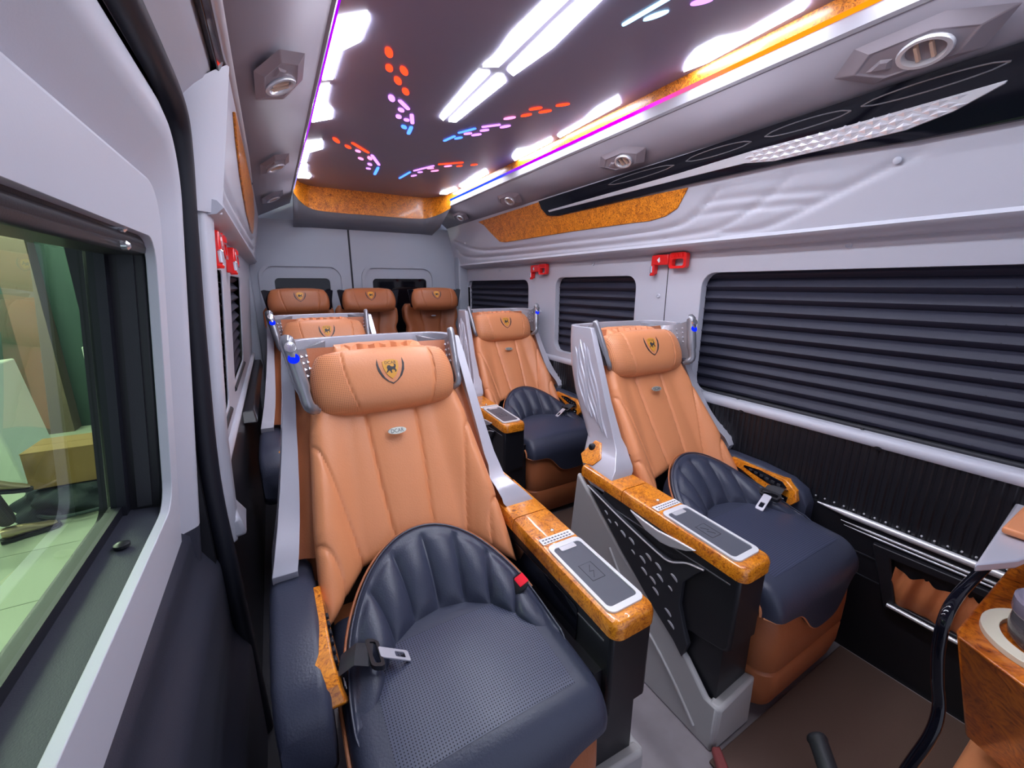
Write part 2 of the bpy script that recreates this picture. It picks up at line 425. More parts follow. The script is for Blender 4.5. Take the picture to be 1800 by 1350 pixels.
# rear soffit, with rounded recess end
def rear_curve(t):     # rounded rear end of the recess in plan
    x = lerp(RX0, RX1, t); k = abs(2*t-1)
    return x, RYE - .22*max(0, (k-.72)/.28)**2.2
n = 36
top = [rear_curve(i/n) for i in range(n+1)]
m = M()
vs = []; 
def zlow(i): return 1.638 + .062*abs(2*i/n-1)**7
for i, (x, y) in enumerate(top): vs.append((x, y, zlow(i)))
for x, y in top: vs.append((x, max(y, 3.05)+.0 if False else lerp(y, YR, .55), 1.590))
for x, y in top: vs.append((x, YR+.03, 1.545))
k = n+1
m.add(vs, [(i,i+1,i+1+k,i+k) for i in range(n)] + [(i+k,i+1+k,i+1+2*k,i+2*k) for i in range(n)])
obj('rear_soffit', m, mat('rear_header_grey', (.24,.24,.27), .5), hl, solid=-.01)
vs = [(x,y-.004,zlow(i)) for i,(x,y) in enumerate(top)] + [(x,y-.004,CZ) for x,y in top]
m = M().add(vs, [(i,i+1,i+1+k,i+k) for i in range(n)])
obj('wood_end_panel', m, WOODV, ce)
# wooden side of the recess, LED strip and white lip
m = M().add([(RX1,YF,1.762),(RX1,RYE-.2,1.762),(RX1-.004,RYE-.2,CZ),(RX1-.004,YF,CZ)], [(0,1,2,3)]); obj('wood_side_band', m, WOODV, ce)
m = M().add([(RX0,YF,1.73),(RX0,RYE-.2,1.73),(RX0+.004,RYE-.2,CZ),(RX0+.004,YF,CZ)], [(0,1,2,3)]); obj('wood_side_band', m, WOODV, ce)
STR = emis_ramp('rgb_strip_right', [(0,(1,.22,.0)),(.20,(1,.20,.01)),(.27,(1,.05,.25)),(.34,(.55,.0,.9)),(.62,(.26,.0,.95)),(.70,(.02,.05,1)),(1,(0,.06,1))], 0.3, 3.1, 1.5)
STL = emis_ramp('rgb_strip_left', [(0,(.25,.0,.9)),(.35,(.32,.0,.85)),(.65,(.30,.02,.6)),(1,(.3,.35,.7))], 0.3, 3.1, 1.2)
m = M().box(RX1-.002, RX1+.004, YF, RYE-.2, 1.752, 1.762)
o = obj('led_strip', m, STR); tag(o, 'colour changing light strip along the right edge of the ceiling recess', 'light strip')
m = M().box(RX0-.006, RX0+.006, YF, RYE-.2, 1.724, 1.732)
o = obj('led_strip', m, STL); tag(o, 'violet light strip along the left edge of the ceiling recess', 'light strip')
WHT = mat('white_lip', (.36,.35,.39), .45)
m = M().loft([[(RX1+.002,y,1.751),(RX1-.003,y,1.716),(RX1+.002,y,1.709),(RX1+.012,y,1.709),(RX1+.012,y,1.751)] for y in (YF, RYE-.16)]); obj('edge_lip', m, WHT, hl)
m = M().loft([[(RX0-.002,y,1.735),(RX0-.002,y,1.716),(RX0-.008,y,1.706),(RX0-.022,y,1.706),(RX0-.022,y,1.735)] for y in (YF, RYE-.16)]); obj('edge_lip', m, WHT, hl)

# side bulkheads: plane from lip (1.44,1.31) to (1.37,1.60); mirrored about x = .67 on the left
def bx(z): return 1.44 - .07*(z-1.31)/.29
def BR(a, b, t): return (bx(b) - t, a, b)               # right bulkhead: a=y, b=z, t=proud
def BL(a, b, t): return (-.078 + .052*(b-1.31)/.29 + t, a, b)
def bulk_sheet(side, y0, y1):
    F_ = BR if side > 0 else BL
    grooves = [([(3.40,1.50),(2.91,1.40),(1.87,1.374),(1.23,1.371),(1.07,1.417),(1.0,1.47)], .010), ([(3.4,1.44),(3.14,1.36),(1.88,1.338),(1.23,1.336)], .010),
               ([(.98,1.33),(.82,1.335),(.59,1.417),(.46,1.463)], .008), ([(1.23,1.336),(1.13,1.338),(.987,1.35),(.839,1.413),(.75,1.475)], .008), ([(1.10,1.40),(.95,1.40),(.70,1.385)],.006), ([(1.05,1.44),(.9,1.435),(.64,1.41)],.006)]
    segs = []
    for pts, d in grooves:
        p = [Vector((a, b)) for a, b in [(q[0], q[1]) for q in spline([(x, y, 0) for x, y in pts], 6)]]
        segs.append((p, d))
    def hgt(y, z):
        h = 0
        for p, d in segs:
            best = 9
            for a, b in zip(p, p[1:]):
                if min(a.x,b.x)-.05 > y or max(a.x,b.x)+.05 < y: continue
                ab = b-a; t = max(0, min(1, (Vector((y,z))-a).dot(ab)/max(1e-9,ab.length_squared)))
                best = min(best, (Vector((y,z))-(a+ab*t)).length)
            if best < .03: h -= d*.85*exp(-(best/.011)**2)
        # stepped relief: the lower bands stand proud
        return h
    ny = int((y1-y0)/.016); nz = 44
    def fn(u, v):
        y = lerp(y0, y1, u); z = lerp(1.312, 1.612, v)
        return F_(y, z, hgt(y, z) + .004)
    m = M().grid(fn, ny, nz)
    return m
bk = struct(obj('trim_2', bulk_sheet(1, YF, YR+.02), GREY), 'light grey moulded overhead panel with grooves on the right', 'overhead panel')
m = M().loft([[(1.436,y,1.318),(1.428,y,1.305),(1.44,y,1.292),(1.51,y,1.276),(1.51,y,1.34)] for y in (YF, YR)]); obj('lower_lip', m, GREY, bk)
for (yy, zz) in ((.501,1.452),(3.2,1.47)):
    m = M().lathe([(.009,0),(.009,.004),(.005,.007)], 14, axis='x').map(lambda x,y,z: (bx(zz)-.004-x, y+yy, z+zz)); obj('trim_button', m, GREY, bk)
bl_ = struct(obj('trim_3', bulk_sheet(-1, 1.121, YR+.02), GREY), 'light grey moulded overhead panel with grooves on the left', 'overhead panel')
m = M().loft([[(-.076,y,1.318),(-.066,y,1.305),(-.08,y,1.292),(-.17,y,1.276),(-.17,y,1.34)] for y in (1.09, YR)]); obj('lower_lip', m, GREY, bl_)
# end cap towards the door and header above the door
def cap(u, v):
    a = Vector((lerp(-.140,-.112,v), lerp(1.050,1.04,v), lerp(1.29,1.48,v))); b = Vector((lerp(-.0725,-.0205,v), lerp(1.12,1.12,v), lerp(1.295,1.585,v)))
    p = a.lerp(b, u); p.y -= .018*sin(u*pi); return p
obj('end_cap', M().grid(cap, 12, 12), GREY, bl_)
m = M()
sec = [(-.122,1.462),(-.108,1.480),(-.082,1.512),(-.066,1.530),(-.054,1.552),(-.046,1.590)]
m.add([(x,y,z) for y in (YF,.5,1.11) for x,z in sec], [(r*6+i,r*6+i+1,(r+1)*6+i+1,(r+1)*6+i) for r in range(2) for i in range(5)])
obj('door_header', m, GREY, bl_, solid=-.01)

m = M().box(-.30, -.150, YF, 1.2, 1.49, 1.76); obj('header_backing', m, BLACK, bl_)
m = M().box(-.30, -.130, 1.1, YR, 1.33, 1.76); obj('header_backing', m, BLACK, bl_)
# overhead wood inlays
def slab(poly, side, t0, t1): return M().plate(poly, [], t0, t1, BR if side > 0 else BL)
wood_poly = [(2.881,1.593),(2.80,1.560),(2.72,1.50),(2.621,1.436),(2.55,1.426),(1.858,1.421),(1.40,1.412),(1.30,1.408),(1.22,1.416),(1.16,1.437),(1.107,1.500),(1.43,1.5065),(1.91,1.5075),(2.002,1.5185),(2.048,1.560),(2.064,1.60)]
o = obj('wood_inlay', slab(wood_poly, 1, .004, .009), WOODV, bevel=.0015); tag(o, 'orange burl wood inlay under the black strip on the right overhead panel', 'wood inlay')
wl_poly = [(2.72,1.44),(2.70,1.52),(2.45,1.572),(2.2,1.570),(1.6,1.562),(1.40,1.556),(1.30,1.554),(1.28,1.548),(1.38,1.515),(1.6,1.47),(2.0,1.425),(2.5,1.405),(2.66,1.41)]
o = obj('wood_inlay', slab(wl_poly, -1, .004, .010), WOODV, bevel=.002); tag(o, 'long orange burl wood inlay on the left overhead panel', 'wood inlay')
# piano-black strips with silver blade
bt = thing('black_strip', 'glossy black strip with silver patterned blade on the right overhead panel', 'trim strip', (0,0,0))
pb = [(2.06,1.60),(2.045,1.56),(2.0,1.520),(1.91,1.509),(1.43,1.508),(1.13,1.508),(.714,1.503),(.48,1.486),(.30,1.480),(.0,1.48),(YF,1.48),(YF,1.616),(.3,1.616),(1.1,1.604)]
obj('strip_body', slab(pb, 1, .008, .022), GLOSS, bt, bevel=.004, seg=3)
for y0_, y1_, z_ in ((.60,.82,1.585),(.86,1.10,1.582),(.33,.58,1.588),(1.15,1.5,1.58),(-.1,.28,1.588)):
    pts = [(y, z) for y, z in [(lerp(y0_, y1_, k/10), z_ + .012*sin(pi*k/10)**.5) for k in range(11)]] + [(lerp(y1_, y0_, k/10), z_ - .010*sin(pi*k/10)**.5) for k in range(11)]
    m = M().tube([BR(a, b, .023) for a, b in pts], .0018, 6); obj('highlight_rib', m, SHELLD, bt)  # pewter colour paints in the LED reflections on the black strip
pbl = [(1.979,1.542),(1.133,1.549),(.851,1.556),(.602,1.553),(.423,1.555),(.33,1.556),(.333,1.551),(.405,1.524),(.484,1.510),(.60,1.510),(.793,1.513),(.882,1.527),(1.135,1.529),(1.972,1.533)]
bd = obj('silver_blade', slab(pbl, 1, .018, .026), SILVER, bt, bevel=.003, seg=2)
DIAM = mat('silver_facet', (.86,.86,.92), .2, metal=.35)
rows = 0
for i in range(16):
    y = .40 + i*.030
    for r in range(3):
        yy = y + (.015 if r % 2 else 0)
        zt, zb = 1.554, table([(.33,1.552),(.405,1.526),(.484,1.511),(.60,1.511),(.793,1.514),(.882,1.528)], yy)[0]
        zc = lerp(zb, zt, (r+.5)/3); hh = (zt-zb)/6*1.15
        if zt-zb < .022: continue
        a, b, c, d, e = BR(yy-.016,zc,.0262), BR(yy,zc+hh,.0262), BR(yy+.016,zc,.0262), BR(yy,zc-hh,.0262), BR(yy,zc,.031)
        m = M().add([a,b,c,d,e], [(0,1,4),(1,2,4),(2,3,4),(3,0,4),(3,2,1,0)]); obj('facet', m, DIAM, bd, smooth=False)
bt2 = thing('black_strip', 'glossy black strip with long chrome blade on the left overhead panel', 'trim strip', (0,0,0))
m = M().loft([[(-.050,y,1.562+.02*sstep(1.0,2.2,y)),(-.040,y,1.556+.02*sstep(1.0,2.2,y)),(-.016,y,1.606),(-.024,y,1.612)] for y in (YF,.4,.8,1.2,1.6,2.0,2.4)]); obj('strip_body', m, GLOSS, bt2, bevel=.002)
m = M().tube([(-.026,-.5,1.588),(-.026,.5,1.588),(-.026,1.2,1.592),(-.022,1.9,1.598),(-.020,2.35,1.602)], [.012,.013,.012,.009,.002], 10); obj('silver_blade', m, SILVER, bt2)

# ================================================================ SLIDING DOOR (left)
DX = -.20
hole = rrect(-.55, .885, .765, 1.222, [.045,.045,.03,.045])
def dx(b): return DX + .048*(b-.76)/.46
def door_map(a, b, t): return (dx(b) - t, a, b)
m = M().plate([(YF,.66)] + [(.935,.66)] + [(.935-.07+.07*cos(radians(90*k/8)), 1.305-.07+.07*sin(radians(90*k/8))) for k in range(9)] + [(YF,1.305)], [hole], 0, .014, door_map)
sd = struct(obj('door_1', m, GREY, bevel=.006, seg=3), 'light grey sliding door with a large window on the left', 'door')
# frame that stands proud around the window panel
def frame_path(d):
    y1, z1, r = .935+d, 1.305+d*1.55, .07+d*.8
    pts = [(y1, z) for z in (.0,.3,.5,.66,.75,.85,.95,1.05,1.12)] + [(y1-r+r*cos(radians(90*k/12)), z1-r+r*sin(radians(90*k/12))) for k in range(13)]
    return pts + [(lerp(y1-r, YF, k/10), z1) for k in range(1,11)]
offs = [(-.002,0.0),(.002,-.002),(.005,-.024),(.010,-.025),(.044,.014),(.052,.020),(.064,.021),(.078,.013),(.086,-.006),(.092,-.030),(.130,-.040)]
m = M(); rows = [[(dx(min(b,1.5))+xo, a, b) for a, b in frame_path(d)] for d, xo in offs]; k_ = len(rows[0])
m.add([p for r in rows for p in r], [(j*k_+i, j*k_+i+1, (j+1)*k_+i+1, (j+1)*k_+i) for j in range(len(rows)-1) for i in range(3, k_-1)])
obj('door_frame', m, GREY, sd)
m = M(); m.add([p for r in rows for p in r], [(j*k_+i, j*k_+i+1, (j+1)*k_+i+1, (j+1)*k_+i) for j in range(len(rows)-1) for i in range(0, 3)])
obj('door_frame_lower', m, DOORB, sd)
# deep window reveal
m = M().loft([[(DX-.004,YF,.762),(DX-.004,.885,.762),(DX-.085,.90,.768),(DX-.085,YF,.768)],[(DX-.004,YF,.752),(DX-.004,.885,.752),(DX-.085,.90,.752),(DX-.085,YF,.752)]]); obj('window_shelf', m, DOORB, sd)
m = M().lathe([(.010,0),(.010,.004),(.004,.007)], 16, origin=(DX-.040,.76,.768)); obj('shelf_button', m, BLACK, sd)
RX_ = dx(1.22)
m = M().box(RX_-.075, RX_-.012, YF, .89, 1.195, 1.24); obj('window_rail', m, BLACK, sd, bevel=.01)
m = M().tube([(RX_-.022,YF,1.212),(RX_-.022,.86,1.212)], .012, 10); obj('rail_tube', m, BLACKM, sd)
for zz in (1.222, 1.200):
    m = M().lathe([(.006,0),(.006,.006),(.003,.009)], 12, axis='x').map(lambda x,y,z: (RX_-.012+x, y+.745, z+zz)); obj('rail_screw', m, CHROME, sd)
def lean(x, y, z): return (x + dx(z) - DX, y, z)
m = M().box(DX-.092, DX-.010, .892, .95, .755, 1.24).map(lean); obj('window_side_reveal', m, BLACK, sd, bevel=.01)
m = M().box(DX-.080, DX-.060, .872, .893, .76, 1.22).map(lean); obj('window_gasket', m, RUBBER, sd)
m = M().box(DX-.084, DX-.066, YF, .88, .758, .784).map(lean); obj('window_gasket', m, RUBBER, sd)
m = M().box(DX-.05, DX-.03, .888, .894, .77, 1.20).map(lean); obj('reveal_rib', m, BLACKM, sd)
wg = M().add([lean(DX-.072,YF,.755),lean(DX-.072,.90,.755),lean(DX-.072,.90,1.235),lean(DX-.072,YF,1.235)], [(0,1,2,3)])
obj('pane', wg, GLASS, sd)
# outer skin of the door around the glass
m = M().plate([(YF,-.2),(1.2,-.2),(1.2,1.7),(YF,1.7)], [rrect(-.6,.93,.75,1.23,.03)], .095, .11, lambda a,b,t: (dx(b)-t, a, b)); obj('outer_skin', m, BLACK, sd)
# lower door panel with swage lines
def ldoor(u, v):
    y = lerp(YF, 1.04, u); z = lerp(.665, .0, v)
    x = dx(.66) - .006 + .012*sstep(.668,.650,z) + .03*sstep(.60,.52,z) + .03*sstep(.36,.28,z)
    return (x, y, z)
obj('lower_trim', M().grid(ldoor, 30, 40), DOORB, sd)
# rubber seal round the rear edge of the door
seal = spline([(-.150,1.05,.0),(-.160,1.05,.45),(-.166,1.05,.73),(-.148,1.05,1.03),(-.130,1.048,1.25),(-.116,1.035,1.39),(-.110,.99,1.452),(-.110,.85,1.470),(-.110,.55,1.472),(-.110,0,1.474),(-.110,YF,1.474)], 8)
o = obj('door_seal', M().tube(seal, .019, 12), RUBBER); tag(o, 'black rubber seal around the sliding door opening', 'door seal')
# dark step well below the door
m = M().box(-.30, -.18, 1.02, 1.10, 0, 1.6); obj('jamb', m, BLACK, sd)

# ================================================================ BLINDS
def blind(y0, y1, z0, z1, x, s, n, label, drop):
    """pleated blind; s=+1 right wall"""
    t = thing('window_blind', label, 'blind', (x, (y0+y1)/2, z0), 'pleated window blinds')
    L = (y1-y0)/2 + .02; h = (z1 + .02 - z0 - drop)/n
    sl = None
    for i in range(n):
        if sl is None:
            m = M()
            pr = [(0, 0), (.004, .0), (.020, h*.30), (.0215, h*.36), (.0205, h*.42), (.003, h*.96), (0, h)]
            vs = [(s*-d, yy, z) for yy in (-L, L) for d, z in pr]; k = len(pr)
            m.add(vs, [(a, a+1, a+1+k, a+k) for a in range(k-1)])
            sl = m.mesh('slat')
            sl.materials.append(BLIND)
        o = obj('slat', sl, BLIND, t); o.location = (0 if s > 0 else lx(z0+drop+i*h) - lx(.98), 0, drop + i*h)
        for f in (-.32, .30):
            if y1-y0 > .8:
                o2 = obj('cord_hole', M().lathe([(.002,0),(.002,.002)], 6, axis='x').map(lambda x_,y_,z_: (s*-(.0208+x_*.2), y_ + f*L*1.6, z_ + h*.38)), BLACK, o)
    m = M().tube([(-s*.008, -L, drop-.010), (-s*.008, L, drop-.010)], .010, 10); obj('bottom_rail', m, BLACKM, t)
    if y1-y0 > .8:
        for f in (.62, -.1): 
            obj('rail_stop', M().lathe([(.005,0),(.005,.008),(.002,.011)], 10, axis='x').map(lambda x_,y_,z_: (-s*(.016+x_), y_+f*L, z_+drop-.012)), BLACK, t)
    return t
blind(*win_r[0][:4], RW+.052, 1, 11, 'large dark pleated blind in the window beside the front right seat', .012)
blind(*win_r[1][:4], RW+.052, 1, 10, 'dark pleated blind in the right window between the two red hammers', -.01)
blind(*win_r[2][:4], RW+.052, 1, 9, 'dark pleated blind in the rearmost right window', -.01)
blind(*win_l[0][:4], lx(.98)-.030, -1, 10, 'dark pleated blind in the left window next to the door pillar', -.01)
blind(*win_l[1][:4], lx(.98)-.030, -1, 10, 'dark pleated blind in the rearmost left window', -.01)
for i, (a, b, c, d, r) in enumerate(win_r):
    m = M().box(RW+.054, RW+.057, a-.02, b+.02, c-.02, d+.02); o = obj('window_%d' % (i+1), m, mat('window_glass_%d' % i, (.10,.14,.10), .06)); struct(o, ['greenish window pane behind the large front right blind','window pane behind the middle right blind','window pane behind the rear right blind'][i], 'window')
for i, (a, b, c, d, r) in enumerate(win_l):
    m = M().box(LW-.036, LW-.033, a-.02, b+.02, c-.02, d+.02).map(lambda x,y,z: (x + lx(z) - LW, y, z)); o = obj('window_%d' % (i+4), m, GLASSB); struct(o, ['window pane behind the front left blind','window pane behind the rear left blind'][i], 'window')

# ================================================================ CEILING LIGHTS
def clight(poly, label):
    m = M().plate(poly, [], 0, .004, lambda a,b,t: (a, b, CZ-.0005-t))
    cx = sum(p[0] for p in poly)/len(poly); cy = sum(p[1] for p in poly)/len(poly)
    m.map(lambda x,y,z: (x-cx, y-cy, z-CZ))
    o = obj('ceiling_light', m, LAMPM, loc=(cx, cy, CZ))
    return tag(o, label, 'ceiling light', 'white ceiling lights')
def cl(pts): return [(min(a, 1.212), b) for a, b in pts]
clight(cl([(1.19,1.006),(1.153,.968),(1.124,.916),(1.125,.853),(1.164,.798),(1.152,.655),(1.168,.645),(1.190,.665),(1.205,.937)]), 'white paddle shaped ceiling light nearest the camera on the right edge')
clight(cl([(1.185,1.662),(1.175,1.47),(1.145,1.37),(1.14,1.239),(1.19,1.28),(1.205,1.672)]), 'second white ceiling light from the front on the right edge')
clight(cl([(1.164,2.033),(1.13,1.928),(1.170,1.886),(1.178,1.697),(1.205,1.735),(1.208,2.08)]), 'third white ceiling light from the front on the right edge')
clight(cl([(1.18,2.78),(1.155,2.493),(1.155,2.321),(1.20,2.38),(1.207,2.56),(1.208,2.80)]), 'fourth white ceiling light from the front on the right edge')
clight(cl([(1.15,3.07),(1.14,3.00),(1.170,2.83),(1.205,2.87),(1.195,3.05)]), 'rearmost short white ceiling light on the right edge')
clight([(.658,1.722),(.638,1.324),(.672,1.314),(.680,1.745)], 'left of the two rear slim white lights on the ceiling centre line')
clight([(.704,1.745),(.698,1.322),(.718,1.312),(.743,1.34),(.731,1.735)], 'right of the two rear slim white lights on the ceiling centre line')
clight([(.636,1.288),(.644,1.225),(.630,1.10),(.634,.98),(.650,.70),(.674,.68),(.677,1.265)], 'left of the two long white lights on the ceiling centre line near the camera')
clight([(.712,1.272),(.743,1.29),(.760,1.10),(.750,.98),(.730,.68),(.704,.70),(.702,1.016)], 'right of the two long white lights on the ceiling centre line near the camera')
clight([(.222,1.277),(.226,1.257),(.283,1.203),(.291,1.229),(.289,1.333),(.251,1.408),(.251,1.597),(.222,1.62)], 'longest white light on the left edge of the ceiling near the camera')
clight([(.217,1.683),(.248,1.65),(.253,1.807),(.283,1.867),(.289,1.947),(.223,2.03)], 'second white light from the front on the left edge of the ceiling')
clight([(.212,2.327),(.284,2.255),(.296,2.373),(.244,2.47),(.244,2.657),(.218,2.691)], 'third white light from the front on the left edge of the ceiling')
clight([(.212,2.76),(.252,2.714),(.259,2.89),(.292,2.97),(.285,3.04),(.222,3.06)], 'rearmost white light on the left edge of the ceiling')
# the pattern goes on over the front seats, behind the camera
clight([(.640,.64),(.655,.30),(.650,.0),(.680,-.02),(.686,.62)], 'white centre ceiling light above the camera, left of the pair')
clight([(.698,.64),(.739,.62),(.735,.30),(.722,-.02),(.696,.0)], 'white centre ceiling light above the camera, right of the pair')
clight([(.222,1.10),(.26,1.05),(.29,.75),(.25,.55),(.222,.5)], 'white ceiling light on the left edge just in front of the camera')
clight([(1.15,.50),(1.205,.52),(1.205,.05),(1.16,.0)], 'white ceiling light on the right edge behind the camera')
HOT = {'r': emis('led_red', (1,.04,.012), 2.6), 'p': emis('led_pink', (1,.22,.55), 2.2), 'v': emis('led_violet', (.60,.20,1), 2.4), 'b': emis('led_blue', (.05,.16,1), 3.2), 'w': emis('led_ice', (.35,.70,1), 2.4)}
HALO = {}
def feather(segs, label):
    cx, cy = segs[0][0], segs[0][1]
    t = thing('feather_light', label, 'ceiling light', (cx, cy, CZ), 'coloured feather lights in the ceiling')
    for (x0, y0, x1, y1, c, w) in segs:
        d = Vector((x1-x0, y1-y0)); L = d.length; d.normalize(); n = Vector((-d.y, d.x))
        pts = []
        for k in range(16):
            a = 2*pi*k/16; ex = (L/2+w*.4)*cos(a); ey = w*sin(a)*(1.0 if L < .08 else 1.0)
            if L > .07: ex = (L/2)*(1 if cos(a) > 0 else -1)*abs(cos(a))**.3 ; ey = w*(1 if sin(a) > 0 else -1)*abs(sin(a))**.5
            p = Vector(((x0+x1)/2, (y0+y1)/2)) + d*ex + n*ey; pts.append((p.x-cx, p.y-cy))
        m = M().plate(pts, [], 0, .003, lambda a,b,t_: (a, b, -.0005-t_)); obj('led_segment', m, HOT[c], t)
    return t
def S(lst, cols, w=.011): return [(*p, c, (w*.72 if Vector((p[2]-p[0], p[3]-p[1])).length > .07 else w)) for p, c in zip(lst, cols)]
feather(S([(.362,1.333,.378,1.375),(.386,1.425,.398,1.458),(.425,1.416,.447,1.456),(.426,1.489,.446,1.529),(.47,1.554,.489,1.592),(.442,1.628,.459,1.67),(.478,1.651,.531,1.715),(.553,1.753,.584,1.846),(.59,1.879,.603,1.974),(.5,1.722,.514,1.745),(.51,1.788,.521,1.814),(.547,1.811,.557,1.827),(.556,1.886,.572,1.914)], 'rrrrrvvvbvvvb'), 'feather of red, violet and blue lights left of the centre lamps')
feather(S([(.771,1.982,.791,1.893),(.789,1.854,.833,1.764),(.848,1.739,.904,1.675),(.805,1.928,.824,1.894),(.818,1.851,.839,1.825),(.854,1.849,.88,1.815),(.863,1.78,.886,1.752),(.919,1.703,.943,1.665),(.889,1.615,.916,1.578),(.934,1.556,.956,1.522),(.929,1.487,.957,1.451),(.975,1.491,1.003,1.455),(.997,1.409,1.026,1.374)], 'bbvbvvvvprrrr', .009), 'feather of blue to red lights right of the centre lamps')
feather(S([(.406,2.215,.506,2.337),(.525,2.362,.601,2.535),(.605,2.577,.621,2.756),(.325,2.188,.352,2.246),(.389,2.271,.412,2.306),(.445,2.321,.462,2.345),(.479,2.444,.499,2.471),(.519,2.402,.538,2.449),(.543,2.526,.56,2.559),(.553,2.629,.571,2.641)], 'rvbrrpppvv'), 'rear left feather of red to blue lights near the wood end panel')
feather(S([(.774,2.773,.791,2.585),(.8,2.556,.869,2.391),(.879,2.359,.986,2.252),(.825,2.68,.842,2.64),(.834,2.575,.85,2.552),(.856,2.468,.879,2.437),(.894,2.512,.921,2.473),(.926,2.38,.951,2.343),(.985,2.342,1.002,2.314),(1.044,2.281,1.064,2.249)], 'bvrvvppprr', .009), 'rear right feather of blue to red lights near the wood end panel')
feather(S([(.857,.931,.88,.775),(.889,.886,.912,.835),(.94,.788,.966,.755),(.90,.76,.93,.66)], 'wwvb', .009), 'feather of icy blue lights at the top edge of the photo')

# ================================================================ AIR VENTS
VENT = mat('vent_bezel', (.30,.265,.30), .35, spec=.5)
VFIN = mat('vent_fin', (.60,.40,.30), .4)
def vent_proto():
    t = thing('air_vent', None, None)
    hexo = [(-.085,0),(-.055,.042),(.03,.045),(.085,.012),(.055,-.040),(-.045,-.040)]
    hexi = [(-.058,0),(-.038,.028),(.02,.030),(.058,.008),(.038,-.026),(-.03,-.026)]
    m = M()
    vs = [(a,b,0) for a,b in hexo] + [(a,b,.016) for a,b in hexi] + [(a*.96,b*.96,.013) for a,b in hexi]
    fs = [(i,(i+1)%6,(i+1)%6+6,i+6) for i in range(6)] + [(i+6,(i+1)%6+6,(i+1)%6+12,i+12) for i in range(6)] + [(12,13,14,15,16,17)]
    m.add(vs, fs); obj('bezel', m, VENT, t, bevel=.003, angle=25)
    m = M().lathe([(.024,.010),(.027,.020),(.0255,.026),(.021,.026),(.019,.018),(.019,.006)], 28, origin=(.012,0,0), cap=False); rg = obj('ring', m, CHROME if False else SILVER, t)
    m = M().lathe([(.0195,.010),(.0195,.012)], 24, origin=(.012,0,0)); obj('throat', m, BLACK, t)
    for dx_ in (-.007,.007):
        m = M().add([(.012+dx_-.0015,-.016,.012),(.012+dx_-.0015,.016,.012),(.012+dx_-.0015,.013,.024),(.012+dx_-.0015,-.013,.024),(.012+dx_+.0015,-.016,.012),(.012+dx_+.0015,.016,.012),(.012+dx_+.0015,.013,.024),(.012+dx_+.0015,-.013,.024)], [(0,1,2,3),(7,6,5,4),(0,4,5,1),(1,5,6,2),(2,6,7,3),(3,7,4,0)])
        obj('fin', m, VFIN, t)
    m = M().loft([[(-.047,-.004,.013),(-.022,-.013,.013),(-.018,.004,.013),(-.03,.010,.013)],[(-.040,-.003,.019),(-.026,-.008,.019),(-.023,.003,.019),(-.03,.006,.019)]]); obj('tab', m, VENT, t)
    return t
vp = vent_proto(); firstv = True
def soffit_z(x): return lerp(1.712, 1.612, (x-RX1)/(1.36-RX1)) if x > .7 else lerp(1.712, 1.612, (RX0-x)/(RX0+.02))
def place_vent(x, y, side, label, sc=1.0):
    global firstv
    o = vp if firstv else copy_tree(vp); firstv = False
    n = Vector((-.1, 0, -.135)).normalized() if side > 0 else Vector((.1, 0, -.21)).normalized()
    ya = Vector((0, 1, 0)) * (-1 if side > 0 else 1); xa = ya   # long axis along the van
    yb = n.cross(xa)
    mm = Matrix((xa, yb, n)).transposed().to_4x4()
    o.rotation_mode = 'XYZ'; o.rotation_euler = mm.to_euler(); o.scale = (sc*1.45, sc, sc*.8) if side > 0 else (sc*1.6, sc*1.35, sc*.5)
    o.location = Vector((x, y, soffit_z(x))) + n*.010
    tag(o, label, 'air vent', 'overhead air vents')
place_vent(1.295, .47, 1, 'largest round air vent in the right soffit, at the upper right', 1.25)
place_vent(1.305, 1.37, 1, 'second air vent in the right soffit above the black strip', 1.1)
place_vent(1.305, 2.30, 1, 'third air vent in the right soffit above the orange wood', 1.1)
place_vent(1.305, 3.05, 1, 'rearmost air vent in the right soffit', 1.0)
place_vent(.072, 1.30, -1, 'nearest and largest air vent in the left soffit', 1.1)
place_vent(.068, 2.16, -1, 'middle air vent in the left soffit', 1.1)
place_vent(.062, 2.92, -1, 'rearmost air vent in the left soffit', 1.1)

# ================================================================ EMERGENCY HAMMERS
def hammer_proto():
    t = thing('emergency_hammer', None, None)
    # local: x along handle (to the right), z up, y = depth out of wall (towards -y)
    m = M().box(-.09, -.005, -.030, 0, -.012, .032); obj('holder', m, RED, t, bevel=.004)
    m = M().loft([[(-.094,-.03,.03),(-.074,-.03,.03),(-.074,0,.03),(-.094,0,.03)],[(-.10,-.028,-.05),(-.082,-.028,-.05),(-.082,0,-.05),(-.10,0,-.05)]]); obj('head_guard', m, RED, t, bevel=.004)
    m = M().lathe([(.007,-.042),(.007,-.016),(.003,-.012)], 14, origin=(-.094,-.027,0)); obj('steel_tip', m, CHROME, t)
    m = M().lathe([(.010,-.056),(.012,-.050),(.008,-.046)], 14, origin=(-.093,-.02,0)); obj('tip_cap', m, RED, t)
    out = rrect(0, .085, -.028, .036, .012); inn = rrect(.016, .072, -.018, .010, .008)
    m = M().plate(out, [inn], -.030, -.008, lambda a,b,d: (a, d, b)); obj('handle', m, RED, t, bevel=.004)
    for i in range(8):
        m = M().box(.012+i*.008, .015+i*.008, -.033, -.028, .016, .030); obj('grip_ridge', m, RED, t)
    m = M().plate([(-.062,.010),(-.050,.020),(-.046,.004),(-.052,-.002)], [], -.0315, -.0300, lambda a,b,d: (a, d, b)); obj('arrow_mark', m, WHITEP, t)
    return t
hp = hammer_proto(); fh = True
def place_hammer(x, y, z, side, label):
    global fh
    o = hp if fh else copy_tree(hp); fh = False
    o.location = (x, y, z); o.rotation_euler = (0, 0, -pi/2 if side > 0 else pi/2)
    tag(o, label, 'hammer', 'red emergency hammers')
